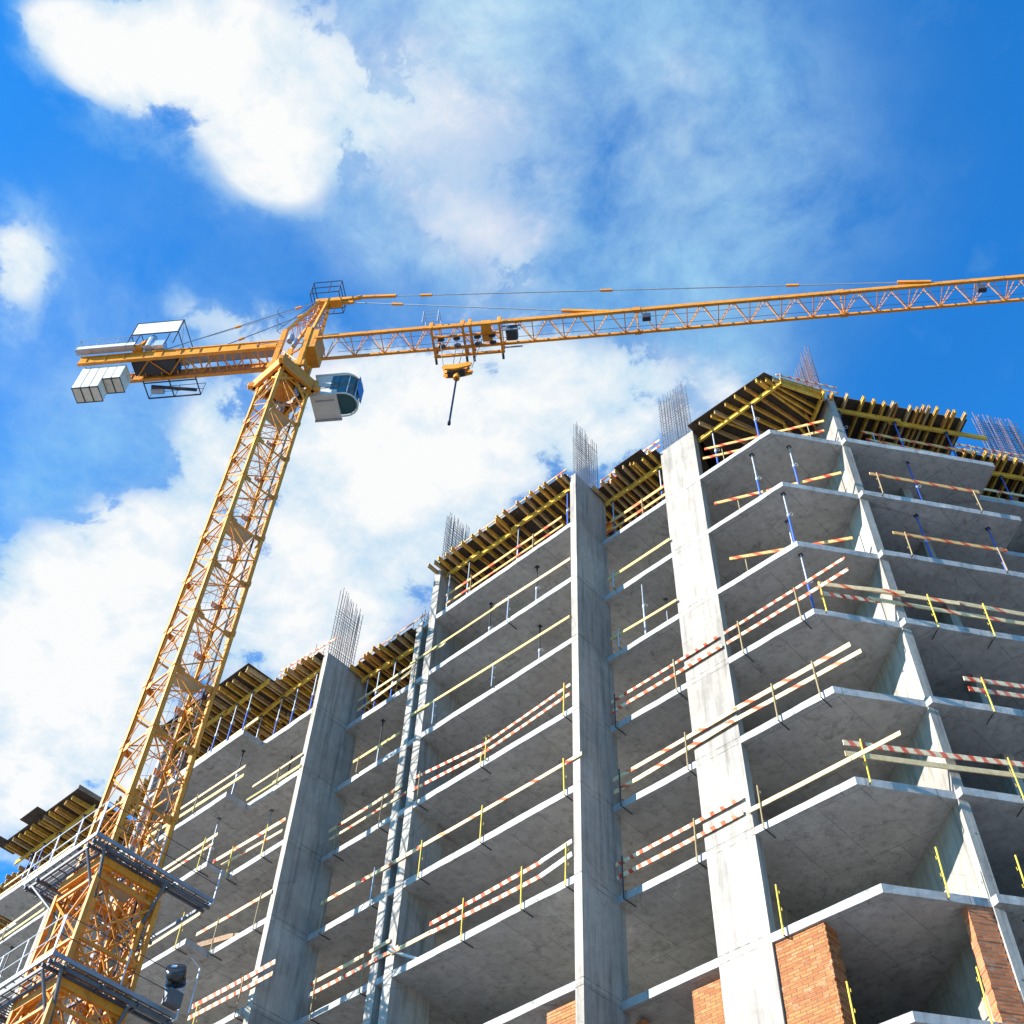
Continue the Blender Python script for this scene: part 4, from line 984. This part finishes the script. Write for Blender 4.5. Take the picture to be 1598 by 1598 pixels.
mb = MB().tube([JP(-7.1, -.5, 52.0), JP(-7.1, .5, 52.0)], .42, 18); mb.tube([JP(-7.1, -.55, 52.0), JP(-7.1, -.5, 52.0)], .56, 18); mb.tube([JP(-7.1, .5, 52.0), JP(-7.1, .55, 52.0)], .56, 18)
mb.build('winch_drum', 'dark', wn)
mb = MB().tube([JP(-7.3, -.7, 51.6), JP(-7.3, -.7, 52.5)], .22, 12); mb.tube([JP(-7.3, -.7, 52.5), JP(-7.3, -.7, 52.72)], .15, 12); mb.obox(JP(0, 0, 0), J, N, ZV, (-7.0, -6.5), (-.9, -.5), (51.5, 52.0)); mb.build('winch_motor', 'galv', wn)
mb = MB().bar(JP(-7.9, -.75, 51.7), JP(-7.45, -.75, 52.4), .16, .16); mb.obox(JP(0, 0, 0), J, N, ZV, (-8.1, -7.6), (-.9, -.6), (51.5, 51.75)); mb.build('winch_gearbox', 'yellow', wn)
mb = MB().obox(JP(0, 0, 0), J, N, ZV, (-8.1, -5.9), (-.42, .42), (50.95, 51.45)); mb.build('winch_base', 'dark', wn)
# side platform on the far girder
mb = MB()
for s_ in (-7.75, -6.45, -5.1): mb.bar(JP(s_, .6, 50.78), JP(s_, 1.62, 50.78), .05, .05)
mb.bar(JP(-7.75, 1.62, 50.78), JP(-5.1, 1.62, 50.78), .05, .07); mb.bar(JP(-7.75, .75, 50.78), JP(-5.1, .75, 50.78), .05, .05)
prail(mb, -7.75, -5.1, 1.62, 50.8, (.55, 1.05), 1.3, .016)
mb.bar(JP(-7.5, 1.05, 50.95), JP(-5.3, 1.45, 50.95), .12, .12); mb.build('side_platform', 'dark', cj)
mb = MB().tube([JP(-7.55, 1.3, 50.95), JP(-6.95, 1.35, 50.95)], .17, 12); mb.build('side_motor', 'steel', cj)

# jib
jib = bpy.data.objects.new('jib', None); COL.objects.link(jib); jib.parent = crane; jib.location = JP(18, 0, 51.4)-parent_world(crane)
JZ, JT, JW, JE = 51.42, 52.60, .58, 47.0
MB().bar(JP(1.0, 0, JT), JP(JE, 0, JT), .13, .13).build('top_chord', 'girder', jib)
for l in (-JW, JW): MB().bar(JP(1.0, l, JZ), JP(JE, l, JZ), .12, .12).build('bottom_chord', 'girder' if l < 0 else 'yellow', jib)
PJ = 1.46; sd_ = {-1: MB(), 1: MB()}; bb = MB(); s_ = 1.3; i = 0
while s_ < JE-PJ:
    for sg in (-1, 1):
        sd_[sg].tube([JP(s_, sg*JW, JZ), JP(s_+PJ/2, 0, JT)], .028, 5); sd_[sg].tube([JP(s_+PJ/2, 0, JT), JP(s_+PJ, sg*JW, JZ)], .028, 5)
    bb.tube([JP(s_, -JW, JZ), JP(s_, JW, JZ)], .026, 5)
    bb.tube([JP(s_, JW, JZ), JP(s_+PJ/2, -JW, JZ)], .020, 5); bb.tube([JP(s_+PJ/2, -JW, JZ), JP(s_+PJ, JW, JZ)], .020, 5)
    s_ += PJ; i += 1
for sg in (-1, 1): sd_[sg].build('jib_lacing', 'yellow', jib)
bb.build('bottom_bracing', 'yellow', jib)
jc = MB()
for q in range(0, 5):
    s0 = 6.9+q*9.6
    for l in (-JW, JW): jc.bar(JP(s0-.16, l, JZ), JP(s0+.16, l, JZ), .17, .19)
    jc.bar(JP(s0-.16, 0, JT), JP(s0+.16, 0, JT), .18, .2); jc.tube([JP(s0, -JW, JZ), JP(s0, 0, JT), JP(s0, JW, JZ)], .04, 5)
jc.build('jib_joint', 'orange', jib)
mb = MB()
for l, zq in ((.2, 51.30), (-.15, 51.55), (.05, 52.42)): mb.tube([JP(2.0, l, zq), JP(JE-1, l, zq)], .012, 4)
mb.build('trolley_rope', 'cable', jib)
for s_ in (16.9, 32.1):
    fl_ = bpy.data.objects.new('floodlight', None); COL.objects.link(fl_); fl_.parent = jib; fl_.location = JP(s_, -.62, 50.9)-parent_world(jib)
    MB().obox(JP(s_, -.45, 50.95), J, N, ZV, (-.20, .20), (-.10, .12), (-.22, .22)).build('lamp_housing', 'dark', fl_, bevel=.02)
    MB().obox(JP(s_, -.45, 50.95), J, N, ZV, (-.17, .17), (-.112, -.101), (-.19, .19)).build('lamp_lens', 'lamp', fl_)
    MB().bar(JP(s_, -.5, 51.1), JP(s_, -.55, 51.42), .03, .03).build('bracket', 'dark', fl_)
mb = MB(); 
for l in (-.3, .3):
    for s_ in (6.1, 6.85): mb.tube([JP(s_, l, JT), JP(s_, l, JT+1.15)], .022, 5)
    for zq in (.45, .8, 1.15): mb.tube([JP(6.1, l, JT+zq), JP(6.85, l, JT+zq)], .020, 5)
for s_ in (6.1, 6.85): mb.tube([JP(s_, -.3, JT+1.15), JP(s_, .3, JT+1.15)], .020, 5); mb.tube([JP(s_, -.3, JT+.45), JP(s_, .3, JT+.45)], .020, 5)
mb.build('maintenance_cage', 'steel', jib)

# trolley rides on the jib
tro = thing('crane_trolley', 'orange trolley with electric motor riding under the crane jib', 'trolley', JP(8.5, 0, 50.9))
mb = MB()
for l in (-.78, .78):
    mb.bar(JP(6.75, l, 51.05), JP(10.1, l, 51.05), .10, .16)
for s_ in (6.75, 8.25, 8.6, 10.0): mb.bar(JP(s_, -.85, 51.0), JP(s_, .85, 51.0), .10, .14)
for l in (-.3, .3): mb.bar(JP(6.8, l, 50.98), JP(10.0, l, 50.98), .08, .12)
mb.build('trolley_frame', 'girder', tro)
for s_ in (6.75, 8.25, 8.6, 10.0):
    for l in (-.78, .78):
        MB().obox(JP(s_, l, 51.28), J, N, ZV, (-.09, .09), (-.05, .05), (-.26, .26)).build('hanger_plate', 'yellow' if l < 0 else 'girder', tro, bevel=.012)
        if l > 0: MB().tube([JP(s_, l+.05, 51.0), JP(s_, l+.35, 50.9)], .06, 8).build('bumper', 'dark', tro)
mb = MB()
for s_ in (7.15, 7.9, 8.9, 9.6):
    for l in (-.18, .18): mb.disc(JP(s_, l, 50.92), N, .17, .05, 16)
mb.build_each('sheave', 'dark', tro)
MB().obox(JP(0, 0, 0), J, N, ZV, (9.12, 9.6), (-.74, .15), (50.98, 51.02)).build('trolley_plate', 'girder', tro)
MB().obox(JP(0, 0, 0), J, N, ZV, (9.15, 9.6), (-.82, -.79), (50.95, 51.30)).build('trolley_plate', 'girder', tro)
mb = MB().obox(JP(10.55, -.2, 51.0), J, N, ZV, (-.28, .28), (-.30, .30), (-.27, .27)); mb.build('drive_motor', 'dark', tro, bevel=.06)
mb = MB(); mb.bar(JP(10.1, -.55, 50.70), JP(11.0, -.55, 50.70), .06, .06); mb.bar(JP(10.1, -.4, 51.3), JP(11.0, -.4, 51.3), .06, .06); mb.bar(JP(10.1, .4, 50.72), JP(11.0, .4, 50.72), .06, .06); mb.build_each('motor_cradle', 'steel', tro)

# hook block on four falls of rope
hk = thing('hook_block', 'yellow hook block with long black sling hanging from trolley', 'hook', JP(8.1, 0, 43.7))
mb = MB(); pts = [(7.40, 48.22), (7.55, 48.42), (8.0, 48.38), (8.55, 48.50), (8.78, 48.46), (8.74, 48.22), (8.35, 48.08), (8.0, 48.0), (7.55, 48.06)]
for l0, l1 in ((-.26, -.17), (.17, .26)):
    nn = len(pts); vs = [JP(a, l0, c) for a, c in pts]+[JP(a, l1, c) for a, c in pts]
    mb._add(vs, [tuple(range(nn-1, -1, -1)), tuple(range(nn, 2*nn))]+[(k, (k+1) % nn, nn+(k+1) % nn, nn+k) for k in range(nn)])
mb.build_each('side_plate', 'yellow', hk)
mb = MB()
for s_ in (7.62, 7.9, 8.2, 8.5): mb.disc(JP(s_, 0, 48.27), N+J*.35, .19, .07, 14)
mb.build_each('sheave', 'yellow', hk)
mb = MB().obox(JP(8.1, 0, 47.98), J, N, ZV, (-.45, .35), (-.16, .16), (-.05, .10)); mb.build('cross_head', 'dark', hk)
mb = MB().tube([JP(8.1, 0, 48.0), JP(8.1, 0, 47.72)], .09, 10); mb.tube([JP(8.1, 0, 47.72), JP(8.1, 0, 47.52)], .15, 12); mb.build('swivel', 'yellow', hk)
mb = MB().tube([JP(8.1, 0, 47.55), JP(8.04, 0, 43.95)], .045, 8); mb.tube([JP(8.04, 0, 43.95), JP(8.037, 0, 43.75)], .07, 10); mb.build('sling', 'black', hk)
mb = MB()
for s0, s1 in ((7.1, 7.45), (7.9, 7.85), (8.3, 8.1), (9.1, 8.75)): mb.tube([JP(s0, 0, 50.95), JP(s1, 0, 48.35)], .018, 4)
mb.build_each('hoist_rope', 'cable', hk)

# tower head, pendants
hd = bpy.data.objects.new('tower_head', None); COL.objects.link(hd); hd.parent = crane; hd.location = JP(.3, 0, 52.6)-parent_world(crane)
AP = JP(.62, 0, 56.1); mb = MB()
feet = [JP(-.62, -.55, 52.4), JP(.75, -.55, 52.4), JP(.75, .55, 52.4), JP(-.62, .55, 52.4)]
tops = [JP(.45, -.16, 56.1), JP(.85, -.16, 56.1), JP(.85, .16, 56.1), JP(.45, .16, 56.1)]
for a, c in zip(feet, tops): mb.bar(a, c, .13, .13)
mb.build_each('head_leg', 'yellow', hd)
mb = MB()
for q in range(1, 6):
    f0, f1 = q/6, (q+1)/6
    for k in range(4):
        a = feet[k].lerp(tops[k], f0); c = feet[(k+1) % 4].lerp(tops[(k+1) % 4], f0); d = feet[(k+1) % 4].lerp(tops[(k+1) % 4], f1)
        mb.tube([a, c], .026, 5); mb.tube([a, d], .022, 5)
mb.build('head_bracing', 'orange', hd)
mb = MB().obox(JP(.55, 0, 56.1), J, N, ZV, (-.35, 1.0), (-.22, .22), (-.12, .22)); mb.disc(JP(1.35, 0, 56.3), N, .22, .12, 16); mb.disc(JP(.4, 0, 56.3), N, .25, .12, 16); mb.build('head_cap', 'yellow', hd, bevel=.015)
mb = MB()
for l in (-.62, .62):
    for s_ in (.0, .95, 1.5): mb.tube([JP(s_, l, 56.15), JP(s_, l, 57.35)], .026, 5)
    for zq in (56.15, 56.75, 57.35): mb.tube([JP(.0, l, zq), JP(1.5, l, zq)], .026, 5)
for s_ in (.0, 1.5):
    for zq in (56.15, 56.75, 57.35): mb.tube([JP(s_, -.62, zq), JP(s_, .62, zq)], .026, 5)
mb.build('head_platform', 'dark', hd)
mb = MB()
for q in range(3): mb.tube([JP(-.9-.15*q, -.4, 53.0+q*.9)+N*(.3*math.cos(a))+ZV*(.0)+J*(-.3*math.sin(a)) for a in [math.pi*k/7 for k in range(8)]], .014, 4, False)
mb.tube([JP(-1.2, -.4, 52.8), JP(.3, -.3, 55.8)], .014, 4); mb.build('head_ladder', 'dark', hd)
mb = MB()
def tie(mb, p, q, r=.035, joints=()):
    mb.tube([p, q], r, 6)
t2 = MB(); t3 = MB()
for l in (-.1,):
    tie(t2, JP(4.2, l, 56.12), JP(29.6, l, 52.75), .034); tie(t2, JP(2.0, l+.1, 56.02), JP(14.6, l+.1, 52.72), .034)
for l in (-.5, .5):
    tie(t2, JP(.3, l*.4, 56.0), JP(-7.0, l, 51.5), .030)
tie(t2, JP(.2, 0, 56.0), JP(-9, 0, 51.8), .010)
t2.build_each('pendant_bar', 'steel', crane)
t3.bar(JP(1.4, 0, 56.42), JP(2.5, -.05, 56.35), .16, .22); t3.bar(JP(2.4, -.08, 56.36), JP(4.4, -.1, 56.10), .14, .16); t3.bar(JP(1.4, .05, 56.18), JP(2.2, .0, 55.98), .14, .16)
t3.bar(JP(12.9, 0, 53.13), JP(15.2, 0, 52.60), .14, .16); t3.bar(JP(28.8, -.1, 52.86), JP(30.3, -.1, 52.62), .14, .14)
for a, c, ls in ((JP(4.2, -.1, 56.12), JP(29.6, -.1, 52.75), (.07, .43, .78)), (JP(2.0, 0, 56.02), JP(14.6, 0, 52.72), (.2,))):
    for f in ls: p_ = a.lerp(c, f); d = (c-a).normalized(); t3.bar(p_-d*.3, p_+d*.3, .10, .12)
for l in (-.5, .5):
    a, c = JP(.3, l*.4, 56.0), JP(-7.0, l, 51.5); d = (c-a).normalized()
    for f in (.12, .5): p_ = a.lerp(c, f); t3.bar(p_-d*.16, p_+d*.16, .09, .10)
t3.build_each('pendant_joint', 'yellow', crane)

# collar platforms around the mast
for ci, zc_ in enumerate((21.0, 17.3)):
    pf = bpy.data.objects.new('collar_platform', None); COL.objects.link(pf); pf.parent = crane; pf.location = V((MC.x, MC.y, zc_))-parent_world(crane)
    X0, X1, Y0, Y1 = (-31.1, -27.53, 12.0, 16.1) if ci == 0 else (-31.6, -27.5, 12.0, 15.9)
    xi0, xi1, yi0, yi1 = MC.x-1.05, MC.x+.98, MC.y-1.0, MC.y+1.0
    k1 = MB(); z0, z1 = zc_-.04, zc_+.075
    k1.box(X0, X1, Y0-.02, Y0+.02, z0, z1); k1.box(X0, X1, Y1-.02, Y1+.02, z0, z1); k1.box(X0-.02, X0+.02, Y0+.03, Y1-.03, z0, z1)
    k1.build('kick_plate', 'galv', pf)
    MB().box(X1-.02, X1+.02, Y0+.03, Y1-.03, z0, z1).build('kick_plate', 'toe_shade', pf)  # right-hand plate painted darker because that side is in shade
    for (a0_, a1_, b0_, b1_, al) in ((X0+.03, X1-.03, Y0+.03, yi0-.12, 0), (xi1+.02, X1-.03, yi0-.11, Y1-.03, 1), (X0+.03, xi0-.1, yi0-.11, Y1-.03, 1)):
        df = MB(); q = 0.0                                    # open steel grating
        while q < (b1_-b0_ if al == 0 else a1_-a0_):
            if al == 0: df.bar((a0_, b0_+q, zc_-.02), (a1_, b0_+q, zc_-.02), .022, .03)
            else: df.bar((a0_+q, b0_, zc_-.02), (a0_+q, b1_, zc_-.02), .022, .03)
            q += .13
        q = .2
        while q < (a1_-a0_ if al == 0 else b1_-b0_):
            if al == 0: df.bar((a0_+q, b0_, zc_-.045), (a0_+q, b1_, zc_-.045), .03, .02)
            else: df.bar((a0_, b0_+q, zc_-.045), (a1_, b0_+q, zc_-.045), .03, .02)
            q += .4
        df.build('grating_floor', 'darksteel', pf)
    st_ = MB(); zz = zc_-.14
    for y in (Y0+.12, yi0-.14, MC.y, yi1+.14, Y1-.15): st_.bar((X0, y, zz), (X1, y, zz), .06, .10)
    for x in (X0+.12, X0+.7, xi1+.06, X1-.12): st_.bar((x, Y0, zz-.02), (x, Y1, zz-.02), .06, .10)
    st_.build_each('platform_beam', 'darksteel', pf)
    sr = MB()
    for x in (X0+.4, X1-.5):
        sr.tube([(x, Y0+.1, zc_-.2), (MC.x+(.8 if x > MC.x else -.8), MC.y-.85, zc_-1.35)], .045, 8)
    for y in (Y0+.4, MC.y+.9): sr.tube([(X1-.1, y, zc_-.2), (MC.x+.85, max(min(y+.4, MC.y+.8), MC.y-.8), zc_-1.35)], .05, 8)
    sr.build_each('platform_strut', 'darksteel', pf)
    rr_ = MB()
    for x in (X0, X0+1.2, X0+2.4, X1-.03): rr_.tube([(x, Y0, zc_), (x, Y0-.02, zc_+1.1)], .02, 5)
    for y in (Y0, Y0+2.05, Y1): rr_.tube([(X1, y, zc_), (X1+.02, y, zc_+1.1)], .02, 5)
    for h in (.55, 1.1):
        rr_.tube([(X0, Y0-.02, zc_+h), (X1, Y0-.02, zc_+h)], .017, 5)
    rr_.build_each('platform_rail', 'galv', pf)
    r2 = MB()
    for h in (.55, 1.1): r2.tube([(X1+.02, Y0, zc_+h), (X1+.02, Y1, zc_+h)], .012, 5)
    r2.build('railing_wire', 'dark', pf)
    cl = MB()
    for L in LEGS: cl.box(L.x-.17, L.x+.17, L.y-.17, L.y+.17, zc_-.5, zc_+.1)
    a = .98
    for sx in (-1, 1): cl.box(MC.x+sx*a-.07, MC.x+sx*a+.07, MC.y-a-.06, MC.y+a+.06, zc_-.42, zc_-.16); cl.box(MC.x-a-.06, MC.x+a+.06, MC.y+sx*a-.072, MC.y+sx*a+.072, zc_-.43, zc_-.17)
    cl.build('collar_frame', 'yellow', pf)
# climbing cage around the lower mast
CH = 1.0; CL = [V((MC.x+sx*CH, MC.y+sy*CH, 0)) for sx, sy in ((-1, -1), (1, -1), (1, 1), (-1, 1))]
cc_ = bpy.data.objects.new('climbing_cage', None); COL.objects.link(cc_); cc_.parent = crane; cc_.location = V((MC.x, MC.y, 16))-parent_world(crane)
for L in CL: MB().box(L.x-.07, L.x+.07, L.y-.07, L.y+.07, 9.0, 20.4).build('cage_leg', 'orange', cc_)
for f in range(4):
    a0, b0 = CL[f], CL[(f+1) % 4]; mb = MB()
    for z in (20.2, 18.3, 16.4, 14.5, 12.6, 10.7):
        mb.bar(a0+ZV*z, b0+ZV*z, .07, .09); mb.tube([a0+ZV*z, b0+ZV*(z-1.9)], .035, 5); mb.tube([b0+ZV*z, a0+ZV*(z-1.9)], .035, 5)
    mb.build('cage_bracing', 'orange', cc_)
# extra bracing inside the climbing section
ex = MB()
for z in (22.4, 19.6, 16.8, 14.0, 11.2):
    for f in range(4):
        a, c = LEGS[f], LEGS[(f+1) % 4]; m_ = (a+c)/2
        ex.tube([a+ZV*z, m_+ZV*(z-1.35), c+ZV*z], .04, 5); ex.tube([a+ZV*(z-2.6), m_+ZV*(z-1.35), c+ZV*(z-2.6)], .034, 5)
ex.build('inner_bracing', 'orange', mast)
vp = MB().tube([(MC.x-1.3, MC.y+.3, ZG), (MC.x-1.3, MC.y+.3, 21.5)], .06, 8); vp.tube([(MC.x-1.1, MC.y+.7, ZG), (MC.x-1.1, MC.y+.7, 20.5)], .04, 8); vp.build('concrete_pipe', 'cwt', crane)
# black drum-shaped lamp in a grey bracket at the end of the lower platform
lp = thing('drum_floodlight', 'black drum floodlight with white label on the lower crane platform', 'floodlight', (-27.45, 15.95, 17.4))
MB().tube([(-27.4, 15.55, 18.1), (-27.15, 15.3, 18.35)], .27, 20).build('lamp_housing', 'black', lp, True)
MB().tube([(-27.42, 15.57, 18.08), (-27.47, 15.62, 18.03)], .29, 20).build('lamp_rim', 'galv', lp)
MB().box(-27.43, -27.16, 15.3, 15.75, 17.38, 17.80).build('lamp_bracket', 'darksteel', lp, bevel=.01)
lf = (V((-27.15, 15.3, 18.35))-V((-27.4, 15.55, 18.1))).normalized()
MB().obox(V((-27.145, 15.295, 18.355)), lf, V((.7, .7, 0)).normalized(), lf.cross(V((.7, .7, 0)).normalized()), (0, .008), (-.14, 0.0), (-.02, .12)).build('label_plate', 'label', lp)
MB().tube([(-27.05, 15.95, 17.3), (-27.05, 15.95, 18.6), (-27.05, 15.6, 18.75)], .02, 6).build('guard_hoop', 'galv', lp)
